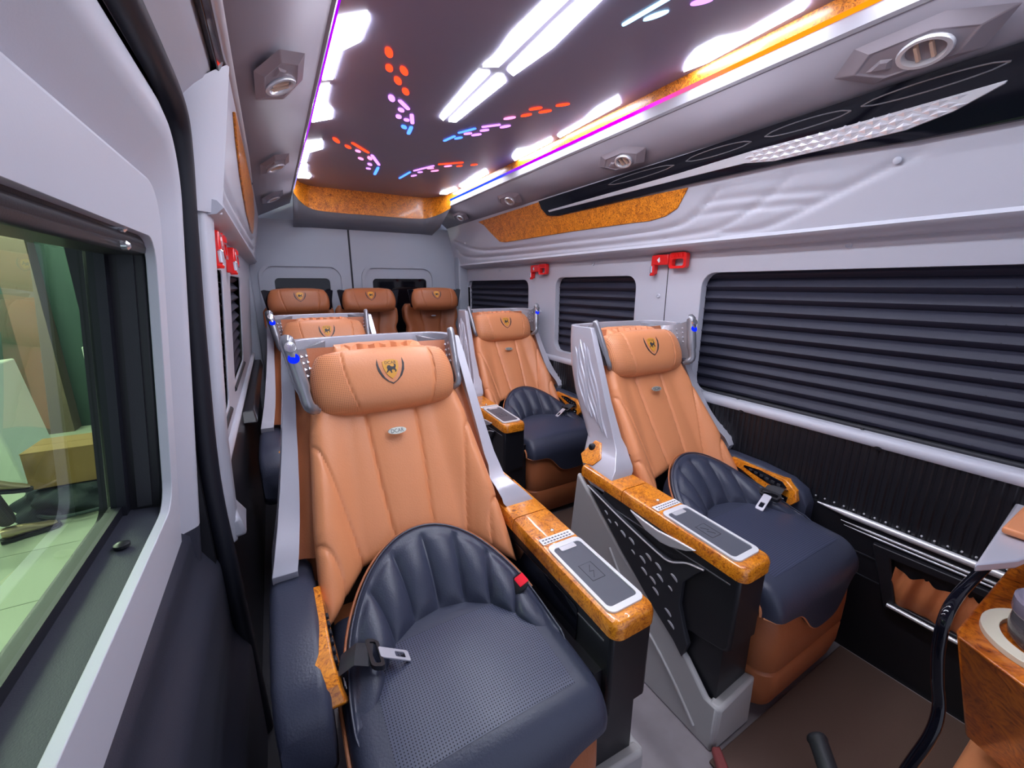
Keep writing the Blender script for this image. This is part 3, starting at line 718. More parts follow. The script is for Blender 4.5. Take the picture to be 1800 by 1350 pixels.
place_hammer(RW-.001, 1.235, 1.243, 1, 'larger red emergency hammer on the right wall near the big window')
place_hammer(RW-.001, 2.235, 1.238, 1, 'smaller red emergency hammer on the right wall between the two rear windows')
place_hammer(lx(1.245)-.004, 1.325, 1.243, -1, 'nearer red emergency hammer on the left wall beside the door pillar')
place_hammer(lx(1.24)-.004, 1.80, 1.238, -1, 'farther red emergency hammer on the left wall below the overhead panel')

# ================================================================ CAPTAIN CHAIRS
# local frame: u (x) > 0 towards the aisle (before mirroring), y to the rear from the console front, z up from the floor
SH = [  # z, y_front, y_back, half width aisle, half width window
 (.50, .455, .585, .345, .318), (.545, .430, .615, .343, .316), (.575, .440, .640, .318, .308), (.62, .485, .675, .274, .296), (.68, .525, .725, .262, .284),
 (.76, .570, .780, .254, .270), (.86, .620, .825, .244, .255), (.95, .665, .845, .236, .246), (1.0, .690, .850, .230, .240)]
def shell_ring(z, inset=0.0):
    yf, yb, wa, ww = table(SH, z)
    wa -= inset; ww -= inset; yb -= inset
    r = .075; pts = []
    pts.append((wa, yf, z)); pts.append((wa, lerp(yf, yb-r, .5), z))
    for k in range(9):
        a = radians(90*k/8); pts.append((wa - r + r*cos(a), yb - r + r*sin(a), z))
    for k in range(1, 8): pts.append((lerp(wa-r, -ww+r, k/8), yb + .012*sin(pi*k/8), z))
    for k in range(9):
        a = radians(90 + 90*k/8); pts.append((-ww + r + r*cos(a), yb - r + r*sin(a), z))
    yw = yf + .030*sstep(.52,.66,z)*(1-sstep(.90,1.0,z))
    pts.append((-ww, lerp(yw, yb-r, .5), z)); pts.append((-ww, yw, z))
    return pts
def shell_mesh():
    zs = [.50,.53,.545,.56,.575,.60,.62,.65,.68,.72,.76,.81,.86,.91,.95,.985,1.0]
    outer = [shell_ring(z) for z in zs]; inner = [shell_ring(z, .020) for z in zs]
    for r, z in zip(inner, zs):
        ia = table([(.50,.088),(.56,.088),(.60,.060),(.64,.036),(.75,.028),(1,.022)], z)[0] - .020; iw = table([(.50,.052),(.65,.044),(.8,.032),(1,.024)], z)[0] - .020
        for i, k_, sg in ((0,1,-1),(1,.5,-1),(len(r)-1,1,1),(len(r)-2,.5,1)):
            r[i] = (r[i][0] + sg*(ia if sg < 0 else iw)*k_, r[i][1], r[i][2])
    m = M(); n = len(outer[0]); k = len(zs)
    vs = [p for r in outer for p in r] + [p for r in inner for p in r]; o = n*k; fs = []
    for j in range(k-1):
        for i in range(n-1):
            a = j*n+i; fs.append((a, a+1, a+1+n, a+n)); fs.append((o+a, o+a+n, o+a+1+n, o+a+1))
        for e in (0, n-1):
            a = j*n+e; fs.append((a, a+n, o+a+n, o+a))
    for i in range(n-1):
        a = (k-1)*n+i; fs.append((a, a+1, o+a+1, o+a)); fs.append((i, i+1, o+i+1, o+i))
    return m.add(vs, fs)
# --- backrest surface
def yc(z): return .432 + .60*(z-.50)
def back_hw(q): return table([(0,.115),(.10,.150),(.22,.190),(.35,.206),(.7,.228),(1,.236)], q)[0]
ZT = .985
def zbot(p): return .510 - .075*abs(p)**2.4
SEAMS = [ [(.36,0),(.33,.3),(.27,.65),(.20,1)], [(-.36,0),(-.33,.3),(-.27,.65),(-.20,1)],
          [(.99,.40),(.90,.43),(.78,.56),(.66,.76),(.56,1)], [(-.99,.40),(-.90,.43),(-.78,.56),(-.66,.76),(-.56,1)],
          [(.99,.74),(.93,.745),(.86,.79),(.80,.88),(.77,1)], [(-.99,.74),(-.93,.745),(-.86,.79),(-.80,.88),(-.77,1)] ]
def _seam_pts():
    out = []
    for s in SEAMS:
        out.append([(p.x, p.y) for p in spline([(a, b, 0) for a, b in s], 8)])
    return out
_SP = _seam_pts()
def seam_depth(p, q, w=.0075):
    d = 9.0
    for s in _SP:
        for (a0, b0), (a1, b1) in zip(s, s[1:]):
            if min(b0,b1)-.04 > q or max(b0,b1)+.04 < q: continue
            ax, ay, bx_, by = a0*.21, b0*.47, a1*.21, b1*.47; px, py = p*.21, q*.47
            vx, vy = bx_-ax, by-ay; L = vx*vx+vy*vy
            t = 0 if L == 0 else max(0, min(1, ((px-ax)*vx+(py-ay)*vy)/L))
            d = min(d, sqrt((px-ax-vx*t)**2+(py-ay-vy*t)**2))
    return d
def back_pt(p, q, flutes=True):
    u = p*back_hw(q); z = lerp(ZT, zbot(p), q)
    bol = lerp(.020, .064, sstep(.2, 1, q))
    y = yc(z) - bol*sstep(.50, .92, abs(p))
    if flutes:
        d = seam_depth(p, q)
        y += .0065*exp(-(d/.0036)**2) - .004*(1-exp(-(d/.02)**2))
    e = min((1-abs(p))*back_hw(q), q*.46, (1-q)*.46)
    r = .028
    if e < r: y += (r - sqrt(max(0, r*r-(r-e)**2)))
    return (u, y, z)
def back_mesh():
    nu, nv = 110, 120
    ps = [-1+2*i/(nu-1) for i in range(nu)]; ps = [ (1 if p > 0 else -1)*(1-(1-abs(p))**1.0) for p in ps]
    m = M(); vs = []
    for j in range(nv):
        for i in range(nu): vs.append(back_pt(ps[i], j/(nv-1)))
    fs = [(j*nu+i, j*nu+i+1, (j+1)*nu+i+1, (j+1)*nu+i) for j in range(nv-1) for i in range(nu-1)]
    border = [i for i in range(nu)] + [j*nu+nu-1 for j in range(1,nv)] + [(nv-1)*nu+i for i in range(nu-2,-1,-1)] + [j*nu for j in range(nv-2,0,-1)]
    o = len(vs)
    for b in border:
        x, y, z = vs[b]; vs.append((x*.97, y+.055, z + (.02 if z < .6 else 0)))
    n = len(border)
    fs += [(border[i], border[(i+1)%n], o+(i+1)%n, o+i) for i in range(n)]
    return m.add(vs, fs)
def side_gusset(s):
    """brown side cloth filling between cushion and shell"""
    def fn(a, b):
        z = lerp(.54, .985, b); yf, yb, wa, ww = table(SH, z); w = (wa if s > 0 else ww) - .022
        q = (ZT-z)/(ZT-.46); u0 = back_hw(q)*.96
        y0 = yc(z) + .010
        y1 = max(yf + (.02 if s > 0 else .052), y0 - .01)
        return (s*lerp(u0, w, a), lerp(y0, y1, a) + .006*sin(a*pi), z)
    return M().grid(fn, 6, 20)
# --- head pillow
PA, PB, PT = .190, .090, .062
TILT = radians(24)
PC = (0, .668, .893)
def pil_frame(u, w, d, s=1): return (u, PC[1] + w*sin(TILT) - d*cos(TILT), PC[2] + w*cos(TILT) + d*sin(TILT))
def pil_pt(p, q, front=True, off=0.0, seam=True):
    u = PA*p*sqrt(1-.20*q*q) * (1.0 + .02*(-q)); w = PB*q*sqrt(1-.24*abs(p)**3)
    h = max(0, (1-abs(p)**7)*(1-abs(q)**2.8))
    d = PT*h**.36
    if front and seam:
        for ctr in (-.66 + .20*(1-q)/2*1.0, .70 - .10*(1-q)/2):
            dd = (p-ctr)*PA; d -= .004*exp(-(dd/.0028)**2)
    return pil_frame(u, w, (d if front else -d*.75) + off)
def pillow_mesh():
    n, k = 90, 40
    m = M()
    m.grid(lambda a, b: pil_pt(2*a-1, 2*b-1), n, k); m.grid(lambda a, b: pil_pt(2*a-1, 2*b-1, False), 40, 20)
    return m
def pil_side(sgn):
    def fn(a, b):
        q = lerp(-.93, .93, b); ctr = (-.66 + .20*(1-q)/2) if sgn < 0 else (.70 - .10*(1-q)/2)
        p = lerp(ctr + sgn*.02, sgn*.985, a)
        return pil_pt(p, q, True, .0006, False)
    return M().grid(fn, 22, 24)
def on_pil(poly, off0=.0003, off1=.0016):
    """poly in metres around the emblem centre -> thin slab wrapped on the pillow"""
    def mp(a, b, t): return pil_pt(a/PA + .03, b/PB + .20, True, t, False)
    return M().plate(poly, [], off0, off1, mp)
def wrap_faces(vs, fs, off): return M().add([pil_pt(a/PA + .03, b/PB + .20, True, off, False) for a, b, c in vs], fs)
shield = [(-.021,.019),(-.010,.024),(0,.025),(.010,.024),(.021,.019),(.0205,.004),(.016,-.010),(.009,-.021),(0,-.029),(-.009,-.021),(-.016,-.010),(-.0205,.004)]
def ring_poly(pts, k): return [(a*k, b*k - .0006) for a, b in pts]
wingL = [(-.034,.028),(-.037,.012),(-.034,-.006),(-.026,-.022),(-.014,-.034),(0,-.043),(.002,-.0405),(-.010,-.034),(-.019,-.024),(-.026,-.010),(-.031,.006)]
lion = [(-.011,.004),(-.008,.010),(-.003,.011),(0,.007),(.005,.006),(.009,.008),(.008,.012),(.010,.014),(.013,.010),(.012,.005),(.010,.001),(.013,-.004),(.011,-.008),(.008,-.008),(.009,-.004),(.006,-.001),(.002,-.001),(0,-.005),(.002,-.009),(-.002,-.010),(-.003,-.005),(-.006,-.003),(-.010,-.008),(-.014,-.008),(-.010,-.003),(-.009,.001)]
# --- seat cushion
SHW = .222
def seat_path(t):
    """t 0..1 -> (y,z, ny,nz)"""
    L1, L2 = .36, .11
    L = t
    if t < .70:
        y = lerp(.39, .035, t/.70); return y, .418 + .010*sin((t/.70)*pi), 0, 1
    if t < .88:
        a = (t-.70)/.18*pi/2; return .035 - .072*sin(a), .346 + .072*cos(a), -sin(a), cos(a)
    return -.037, None, -1, 0
def seat_pt(p, t, inset=0.0):
    u = p*SHW; y, z, ny, nz = seat_path(t)
    if z is None:
        zl = .338 - .085*exp(-((p+.08)/.50)**4); z = lerp(.346, zl, (t-.88)/.12)
    off = .012*(1-p*p)
    e = (1-abs(p))*SHW; r = .030
    if e < r: off -= (r - sqrt(max(0, r*r-(r-e)**2)))
    off -= inset
    return (u, y + ny*off, z + nz*off)
def seat_mesh():
    nu, nv = 50, 70
    m = M().grid(lambda a, b: seat_pt(2*a-1, b), nu, nv)
    for s in (-1, 1): m.grid(lambda a, b: seat_pt(s, b, a*.05), 3, nv)
    m.grid(lambda a, b: seat_pt(2*a-1, 1, b*.02), nu, 2)
    return m
def base_mesh():
    prof = [(.025,.188,-.005),(.05,.205,-.022),(.10,.212,-.032),(.158,.214,-.034),(.165,.210,-.030),(.172,.214,-.034),(.24,.216,-.034),(.30,.216,-.031),(.36,.214,-.010),(.40,.21,.02)]
    rings = []
    for z, hw, yf in prof:
        rings.append(rrect(-hw, hw, yf, .50, [.03,.03,.05,.05], 6)); rings[-1] = [(a, b, z) for a, b in rings[-1]]
    return M().loft(rings)
# --- fan shaped lumbar collar
def fan_pt(a, t, flute=True):
    """a 0..1 sweep from the aisle tip round the back to the window tip; t 0 crease, 1 rim"""
    th = lerp(-.11, 1.11, a)*pi
    c, s = cos(th), max(0, sin(th))
    edge = min(a, 1-a); tip = sstep(0, .20, edge)
    cr = Vector((.155*c*lerp(1.25,1,tip), .125 + .165*sin(th)*(1 if sin(th) > 0 else .75), lerp(.408,.424,tip)))
    rim = Vector((.212*c, .125 + (.305*s**.85 if sin(th) > 0 else .165*sin(th)*.75), .410 + .030*tip + .130*s**1.6))
    p = cr.lerp(rim, t)
    nrm = Vector((-c*.5, -s*.45 - .1, .75)).normalized()
    b = .020*sin(pi*min(1, t*1.02))**.7 * tip
    if flute:
        f = abs(sin(a*pi*10.0)); b += (.019*f**.45 - .010) * sstep(0,.18,t)*(1-sstep(.80,.90,t)) * tip
    if t > .86: b += .006*tip*sin((t-.86)/.14*pi)
    return p + nrm*b
def fan_mesh():
    m = M().grid(lambda a, t: fan_pt(a, t), 200, 26)
    def outer(a, t):
        p = fan_pt(a, 1); th = lerp(-.11,1.11,a)*pi
        return (p.x + .012*cos(th)*t, p.y + .025*t*max(0,sin(th)), p.z - .075*t)
    m.grid(outer, 200, 4)
    return m
# --- centre console
CU0, CU1 = .240, .350
def csec(pts, y0, y1): pass
def arm_top(y0, y1, round_front, zt0, zt1):
    """wooden lid: section across u with rounded shoulders"""
    sec = [(CU0-.002,-.038),(CU0-.003,-.014),(CU0+.002,-.004),(CU0+.012,0),(CU1-.012,0),(CU1-.002,-.004),(CU1+.003,-.014),(CU1+.002,-.038)]
    ys = [y0 + (y1-y0)*k/8 for k in range(9)]
    if round_front: ys = [y0 + e for e in (0,.0015,.004,.008,.013,.018,.024)] + ys[1:]
    rings = []
    for y in ys:
        z = lerp(zt0, zt1, (y-y0)/(y1-y0)); e = y-y0; dw = dz_ = 0
        if round_front:
            r = .024; dw = r - sqrt(max(0, r*r-(r-e)**2)) if e < r else 0
            r = .012; dz_ = r - sqrt(max(0, r*r-(r-e)**2)) if e < r else 0
        cu = (CU0+CU1)/2
        rings.append([(u - dw*(1 if u > cu else -1), y, z + dz - (dz_ if dz > -.010 else 0)) for u, dz in sec])
    return M().loft(rings)
FISH = [(.516,.505),(.357,.464),(.225,.438),(.177,.436),(.128,.463),(.081,.474),(.108,.440),(.134,.401),(.136,.332),(.112,.262),(.099,.235),(.112,.185),(.143,.214),(.227,.268),(.348,.361),(.457,.451)]
MOONS = [(.422,.453,0),(.405,.432,0),(.376,.438,0),(.346,.421,1),(.311,.417,1),(.302,.386,0),(.246,.405,1),(.266,.384,1),(.211,.398,1),(.257,.352,1),(.202,.368,1),(.225,.344,1),(.159,.398,1),(.167,.36,0),(.212,.318,1),(.166,.284,1),(.153,.255,1)]

def chair_parts(s):
    """returns list of (name, mesh, material, parent_name or None, bevel) with the aisle side at x*s"""
    P = []
    def put(name, m, mt, par=None, bevel=0, mir=True, smooth=True, angle=38, key=None):
        if mir: m.mirror(s)
        me = m.mesh(name, smooth, angle); me.materials.append(mt)
        P.append((name, me, par, bevel, key)); return len(P)-1
    sh = put('shell', shell_mesh(), SHELL, None, .006)
    # wavy grooves on the aisle flank: slim raised ribs
    for i in range(7):
        pts = []
        for k in range(15):
            t = k/14; z = lerp(.645+.012*i, .955-.010*abs(i-3), t); yf, yb, wa, ww = table(SH, z)
            f = .16 + .115*i
            y = lerp(yf+.015, yb-.065, f) + .006*sin(t*9+i*1.7)
            pts.append((wa + .001, y, z))
        put('flank_rib', M().tube(pts, [.0012]+[.0042]*13+[.0012], 8), SHELL, sh)
    poly = [(.605,.575),(.585,.622),(.555,.622),(.515,.585),(.53,.562),(.575,.556)]
    def on_flank(a, b, t):
        w = table(SH, b)[2]; return (w + t - .001, a, b)
    wi = put('flank_inlay', M().plate(poly, [], 0, .006, on_flank), WOOD, sh, .002)
    put('knob', M().lathe([(.013,0),(.013,.012),(.009,.016),(0.002,.016)], 18, axis='x').map(lambda x,y,z: (table(SH,.605)[2]+x, y+.578, z+.603)), BLACK, wi, .001)
    # backrest
    bkr = put('backrest', back_mesh(), BROWN)
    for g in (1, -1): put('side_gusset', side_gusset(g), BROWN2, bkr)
    # badge under the headrest
    def badge_map(a, b, t):
        q = (ZT-(.775+b))/(ZT-.56); x, y, z = back_pt(a/back_hw(q), q, False); return (a, y-.005-t, .775+b)
    el = [(.024*cos(2*pi*k/28), .0075*sin(2*pi*k/28)) for k in range(28)]
    bg = put('badge', M().plate(el, [], 0, .004, badge_map), mat('badge_metal', (.45,.46,.42), .35, metal=.4), None, .001, mir=False)
    vs, fs = text_mesh('DCAR', .0125)
    put('lettering', M().add([badge_map(a, b, .0045) for a, b, c in vs], fs), DARKP, bg, 0, mir=False, smooth=False)
    # headrest
    pl = put('headrest', pillow_mesh(), BROWN, None, mir=False)
    for g in (-1, 1): put('side_panel', pil_side(g), BROWNP, pl, mir=False)
    def flap(a, b):
        x = lerp(-.10,.10,a); return (x, .705 + .006*sin(a*40) + .03*b*0 + .02*b, .955 + .033*b + .003*sin(a*28+1)*b)
    put('headrest_flap', M().grid(flap, 40, 5), BROWN, pl, mir=False)
    put('emblem_shield', on_pil(shield), GOLD, pl, mir=False)
    put('emblem_wing', on_pil(wingL), DARKP, pl, mir=False)
    put('emblem_wing', on_pil([(-a, b) for a, b in reversed(wingL)]), DARKP, pl, mir=False)
    put('emblem_lion', on_pil([(a*1.05, b*1.05-.003) for a, b in lion], .0012, .0022), DARKP, pl, mir=False)
    vs, fs = text_mesh('DCAR', .0115)
    put('emblem_lettering', wrap_faces([(a, b+.0150, c) for a, b, c in vs], fs, .0020), DARKP, pl, mir=False, smooth=False)
    # headrest wings
    for g in (1, -1):
        if g > 0: tip, low = Vector((.205,.690,1.012)), Vector((.196,.622,.872))
        else:     tip, low = Vector((-.228,.628,1.015)), Vector((-.200,.588,.868))
        bt_, bb = Vector((g*.130,.800,.995)), Vector((g*.150,.735,.865))
        def wf(a, b):
            p = (bb.lerp(bt_, b)).lerp(low.lerp(tip, b), a); p.x += g*.022*sin(a*pi)*(.3+.7*b); p.z -= .018*sin(a*pi)*b; return p
        mw_ = M().grid(wf, 14, 12); n0 = len(mw_.v)
        mw_.grid(lambda a, b: wf(a, b) + Vector((g*.010, .006, 0)), 14, 12)
        k1, k2 = 14, 12
        mw_.f += [(i, i+1, n0+i+1, n0+i) for i in range(k1-1)] + [((k2-1)*k1+i, (k2-1)*k1+i+1, n0+(k2-1)*k1+i+1, n0+(k2-1)*k1+i) for i in range(k1-1)] + [(j*k1, (j+1)*k1, n0+(j+1)*k1, n0+j*k1) for j in range(k2-1)]
        wg_ = put('headrest_wing', mw_, SHELLD)
        for i in range(4):
            for j in range(4):
                c = wf(.40+.13*i, .45+.13*j) ; e = .006
                mm = M().add([c+Vector((0,-e,0)), c+Vector((0,0,e)), c+Vector((0,e,0)), c+Vector((0,0,-e)), c+Vector((-g*.006,-.003,.002))], [(0,1,4),(1,2,4),(2,3,4),(3,0,4)])
                put('facet', mm, SHELL, wg_, smooth=False)
        top_r = .017 if g < 0 else .011
        put('wing_bar', M().tube(spline([tip+Vector((0,.004,.004)), tip, tip.lerp(low,.3), tip.lerp(low,.7), low, low+Vector((-g*.02,.02,-.02))], 4), [top_r*.7]+[top_r]*12+[top_r*.8]*6+[top_r*.5]*2, 12), SHELLD if g > 0 else SHELLD, wg_)
        if g < 0:
            d1 = tip.lerp(low, .10); d2 = tip.lerp(low, .27); nrm = Vector((.10,-.88,.45)).normalized()
            def disc(c, r, h):
                ax = nrm.orthogonal().normalized(); ay = nrm.cross(ax)
                return M().loft([[c + nrm*hh + ax*(rr*cos(2*pi*k/18)) + ay*(rr*sin(2*pi*k/18)) for k in range(18)] for rr, hh in ((r,0),(r,h),(r*.75,h*1.05))])
            lp = put('reading_lamp', disc(d1+nrm*.012, .0125, .008), CHROME, wg_)
            put('lamp_button', disc(d2+nrm*.012, .0125, .005), BLUEM, wg_)
    # seat
    st = put('seat_cushion', seat_mesh(), BLACKL)
    def perf(a, b): return Vector(seat_pt(lerp(-.74,.74,a), lerp(.28,.735,b))) + Vector((0,0,.0008))
    put('perforated_panel', M().grid(perf, 24, 30), BLACKP, st)
    put('lumbar_cushion', fan_mesh(), BLACKL)
    put('lumbar_piping', M().tube([fan_pt(a/60, .985) + Vector((0,-.002,.004)) for a in range(2,59)], .0022, 6), BLACKL, None)
    put('leather_edge', M().tube([(lambda p, th: Vector((p.x*1.03, p.y+.008*max(0,sin(th)), p.z-.002)))(fan_pt(a/60, 1), lerp(-.11,1.11,a/60)*pi) for a in range(10,51)], .0028, 8), BROWN2, None)
    bs = put('seat_base', base_mesh(), BROWN2, None, 0)  # same tan leather as the backrest, its shade put into the darker colour
    put('seat_piping', M().tube([Vector(seat_pt(lerp(-1,1,k/40), 1)) + Vector((0,.004,-.001)) for k in range(41)], .003, 6), BROWN, bs)
    for g in (-1, 1): put('seat_piping', M().tube([Vector(seat_pt(g, lerp(.15,1,k/20), .012)) + Vector((g*.003,0,0)) for k in range(21)], .004, 6), BROWN, bs)
    # buckle (aisle) and belt (window)
    bp = Vector((.176,.235,.478))
    bk_ = put('belt_buckle', M().box(-.013,.013,-.022,.022,-.012,.004).map(lambda x,y,z: (bp.x + x*.9 + z*.5, bp.y + y - x*.2, bp.z + z + x*.6)), BLACK, None, .004)
    put('release_button', M().box(-.010,.010,-.017,.013,.004,.008).map(lambda x,y,z: (bp.x + x*.9 + z*.5, bp.y + y - x*.2, bp.z + z + x*.6)), REDT, bk_, .002)
    pts = [Vector((-.232,.205,.440)), Vector((-.218,.208,.482)), Vector((-.190,.210,.492)), Vector((-.160,.210,.474))]
    def strap(a, b):
        i = min(2, int(a*3)); p = pts[i].lerp(pts[i+1], a*3-i); w = lerp(.022,.026,a)
        return p + Vector((.25,1,.0)).normalized()*lerp(-w, w, b) + Vector((0,0,.004*sin(b*pi)))
    bs_ = put('belt_strap', M().grid(strap, 10, 6), BLACKM)
    put('belt_slider', M().plate(rrect(-.012,.012,-.034,.034,.008), [rrect(-.005,.006,-.026,.026,.003)], 0, .010, lambda a,b,t: (-.156+a, .210+b, .468+t-a*.5)), BLACK, bs_, .002)
    put('belt_tongue', M().plate(rrect(-.006,.048,-.013,.013,.004), [rrect(.022,.040,-.007,.007,.003)], 0, .003, lambda a,b,t: (-.142+a, .210+b - a*.1, .468+t - a*.62)), SHELL, bs_, .0006)
    # console
    cb = [(.012,.290),(.46,.40),(.46,.505),(.004,.490)]
    m = M().loft([[(CU0,.012,.285),(CU0,.0,.30),(CU0,-.002,.494),(CU0,.45,.522),(CU0,.50,.40),(CU0,.30,.22)],[(CU1,.012,.285),(CU1,.0,.30),(CU1,-.002,.494),(CU1,.45,.522),(CU1,.50,.40),(CU1,.30,.22)]])
    cn = put('console_body', m, BLACK, None, .008)
    put('console_groove', M().box(CU0-.0012, CU1+.0012, .02, .40, .470, .473), SHELLD, cn)
    put('console_pocket', M().plate(rrect(.10,.40,.36,.485,[.012,.012,.06,.03]), [], 0, .003, lambda a,b,t: (CU0-t, a, b)), GLOSS, cn, .001)
    put('pocket_trim', M().tube(spline([(CU0-.003,.405,.48),(CU0-.003,.40,.40),(CU0-.003,.36,.36),(CU0-.003,.25,.345),(CU0-.003,.08,.33)],6), .0018, 6), SHELLD, cn)
    a1 = put('armrest_lid', arm_top(-.012, .372, True, .528, .548), WOOD)
    put('armrest_cap', arm_top(.375, .56, False, .548, .556), WOOD)
    def on_top(a, b, t): return (a, b, lerp(.528,.548,(b+.012)/.384) + t)
    fr_o = rrect(CU0+.009, CU1-.007, .014, .236, .016); fr_i = rrect(CU0+.017, CU1-.015, .028, .220, .010)
    tr = put('tray_frame', M().plate(fr_o, [fr_i], -.004, .004, on_top), mat('tray_silver', (.80,.80,.83), .3, metal=.2), a1, .0015)
    put('charging_pad', M().plate(rrect(CU0+.016, CU1-.014, .027, .221, .010), [], -.004, .001, on_top), PAD, a1)
    put('pad_mark', M().tube([on_top(a, b, .0012) for a, b in [(.278,.10),(.278,.15),(.312,.15),(.312,.10),(.278,.10)]], .0006, 5), BLACK, a1)
    put('pad_mark', M().tube([on_top(a, b, .0012) for a, b in [(.303,.142),(.290,.126),(.300,.124),(.288,.108)]], .0006, 5), BLACK, a1)
    put('pad_notch', M().plate(rrect(CU0+.034, CU1-.032, .205, .222, .004), [], -.002, .0035, on_top), SILVER, a1)
    tl = put('tray_label', M().plate(rrect(CU0+.008, CU1-.008, .245, .268, .002), [], 0, .0012, on_top), WHITEP, a1)
    for k in range(2):
        for j in range(9):
            put('print_mark', M().plate([(CU0+.014+j*.0092,.249+k*.009),(CU0+.020+j*.0092,.249+k*.009),(CU0+.020+j*.0092,.2525+k*.009),(CU0+.014+j*.0092,.2525+k*.009)], [], .0012, .0016, on_top), PAD, tl, smooth=False)
    put('lid_button', M().lathe([(.005,0),(.005,.004),(.002,.006)], 14, origin=on_top(CU0+.06,.283,0)), CHROME, a1)
    # aisle flank: skirt, fish shaped panel, blade
    ax = CU1
    skirt = [(.575,.523),(.455,.432),(.346,.343),(.207,.262),(.096,.188),(.030,.128),(.0,.128),(-.002,.0),(.60,.0),(.60,.30)]
    put('skirt', M().plate(skirt, [], 0, .018, lambda a,b,t: (ax+.010-t + .012*max(0,(.20-b))/.2, a, b)), SKIRT, None, .006)
    put('skirt_foot', M().loft([[(CU0-.03,-.006,0),(CU1+.016,-.006,0),(CU1+.020,.03,0),(CU0-.03,.03,0)],[(CU0-.03,-.004,.155),(CU1+.010,-.006,.130),(CU1+.016,.03,.128),(CU0-.03,.03,.14)]]), SKIRT, None, .010)
    put('skirt_crease', M().tube(spline([(ax+.011,.40,.34),(ax+.012,.30,.22),(ax+.016,.20,.16),(ax+.020,.12,.10),(ax+.022,.05,.03)],6), .004, 8), SKIRT, None)
    fp = put('flank_panel', M().plate(FISH, [], -.004, .013, lambda a,b,t: (ax+t, a, b)), BLACKM, None, .003)
    put('panel_trim', M().tube(spline([(ax+.013,a,b) for a,b in FISH[:6]], 5), .0022, 6), SILVER, fp)
    for (a0, b0, big) in MOONS:
        w = .0125 if big else .008
        arc = [(a0 + w*cos(radians(200+140*k/8+40))*1.0, b0 + w*.62*sin(radians(20+140*k/8))) for k in range(9)]
        arc = [(a0 + w*cos(radians(180*k/8)), b0 + w*.55*sin(radians(180*k/8))) for k in range(9)]
        ca, sa = cos(radians(-28)), sin(radians(-28))
        arc = [(a0 + (p-a0)*ca + (q-b0)*sa, b0 - (p-a0)*sa + (q-b0)*ca) for p, q in arc]
        put('half_moon', M().plate(arc, [], .012, .0150, lambda a,b,t: (ax+t, a, b)), SILVER, fp)
    blade = [(.335,.506),(.28,.500),(.231,.497),(.17,.503),(.111,.506),(.14,.488),(.18,.473),(.22,.467),(.27,.474)]
    put('silver_blade', M().plate(blade, [], 0, .008, lambda a,b,t: (ax+t, a, b)), SILVER, cn, .003)
    put('inner_base', M().box(CU0-.02, CU1-.01, .02, .58, 0, .40), BLACK, None)
    # window-side arm
    wa0, wa1 = -.236, (-.325 if s > 0 else -.300)
    sec = []
    for y, zt, zb, w in ((.545,.505,.40,.80),(.50,.520,.36,.95),(.42,.528,.33,1),(.30,.525,.31,1),(.20,.512,.31,1),(.155,.49,.32,.95),(.135,.45,.35,.85)):
        um = (wa0+wa1)/2; hw = (wa0-wa1)/2*w
        r = .020; ring = [(um + (q-um)*1.0, y, z) for q, z in [(a, b) for a, b in rrect(um-hw, um+hw, zb, zt, min(r, hw*.6), 4)]]
        sec.append(ring)
    wa = put('window_arm', M().loft(sec), BLACKL, None)
    wp = [(.395,.522),(.20,.512),(.165,.488),(.155,.455),(.175,.430),(.215,.428),(.30,.470),(.36,.492),(.40,.500)]
    def tilt(x, y, z): return (x + (.523-z)*.20, y, z)
    def face(a, b, t): return tilt(wa0 + t - .006, a, b)
    wpn = put('arm_wood_panel', M().plate(wp, [], -.022, .012, face), WOOD, wa, .003)
    ov = [(.345,.510),(.29,.513),(.21,.503),(.192,.488),(.205,.476),(.25,.478),(.31,.492),(.345,.503)]
    put('switch_panel', M().plate(ov, [], .010, .0125, face), GLOSS, wpn, .001)
    for k in range(6):
        put('switch', M().box(wa0+.006, wa0+.0095, .212+.020*k, .224+.020*k, .483+.0032*k, .493+.0026*k).map(tilt), BLACKM, wpn, .001)
    us = put('usb_socket', M().plate([(.218,.464),(.182,.460),(.184,.434),(.217,.440)], [], .010, .014, face), GLOSS, wpn, .001)
    put('usb_mark', M().box(wa0+.008, wa0+.0088, .192, .208, .450, .4535).map(tilt), WHITEP, us)
    put('usb_mark', M().box(wa0+.008, wa0+.0088, .192, .208, .443, .4445).map(tilt), WHITEP, us)
    put('shell_base', M().box(-.22,.24,.46,.56,.02,.50), BLACK, None)
    return P
def build_chair(parts):
    t = thing('captain_chair', None, None, group='tan and black captain chairs')
    made = []
    for (name, me, par, bev, key) in parts:
        o = obj(name, me, None, t if par is None else made[par], bevel=bev)
        made.append(o)
    return t
PR = chair_parts(1); PLs = chair_parts(-1)
ch1 = build_chair(PR); ch2 = build_chair(PLs)
ch3 = copy_tree(ch1); ch4 = copy_tree(ch2)
ch1.location = (.245, .465, 0); ch2.location = (1.195, .435, 0); ch3.location = (.205, 1.55, 0); ch4.location = (1.195, 1.55, 0)
for c, l in ((ch1,'largest tan and black reclining chair in the foreground beside the sliding door'), (ch2,'tan and black reclining chair in front of the large blind on the right'), (ch3,'reclining chair mostly hidden directly behind the foreground chair'), (ch4,'tan and black reclining chair in the second row on the right')):
    tag(c, l, 'chair', 'tan and black captain chairs')

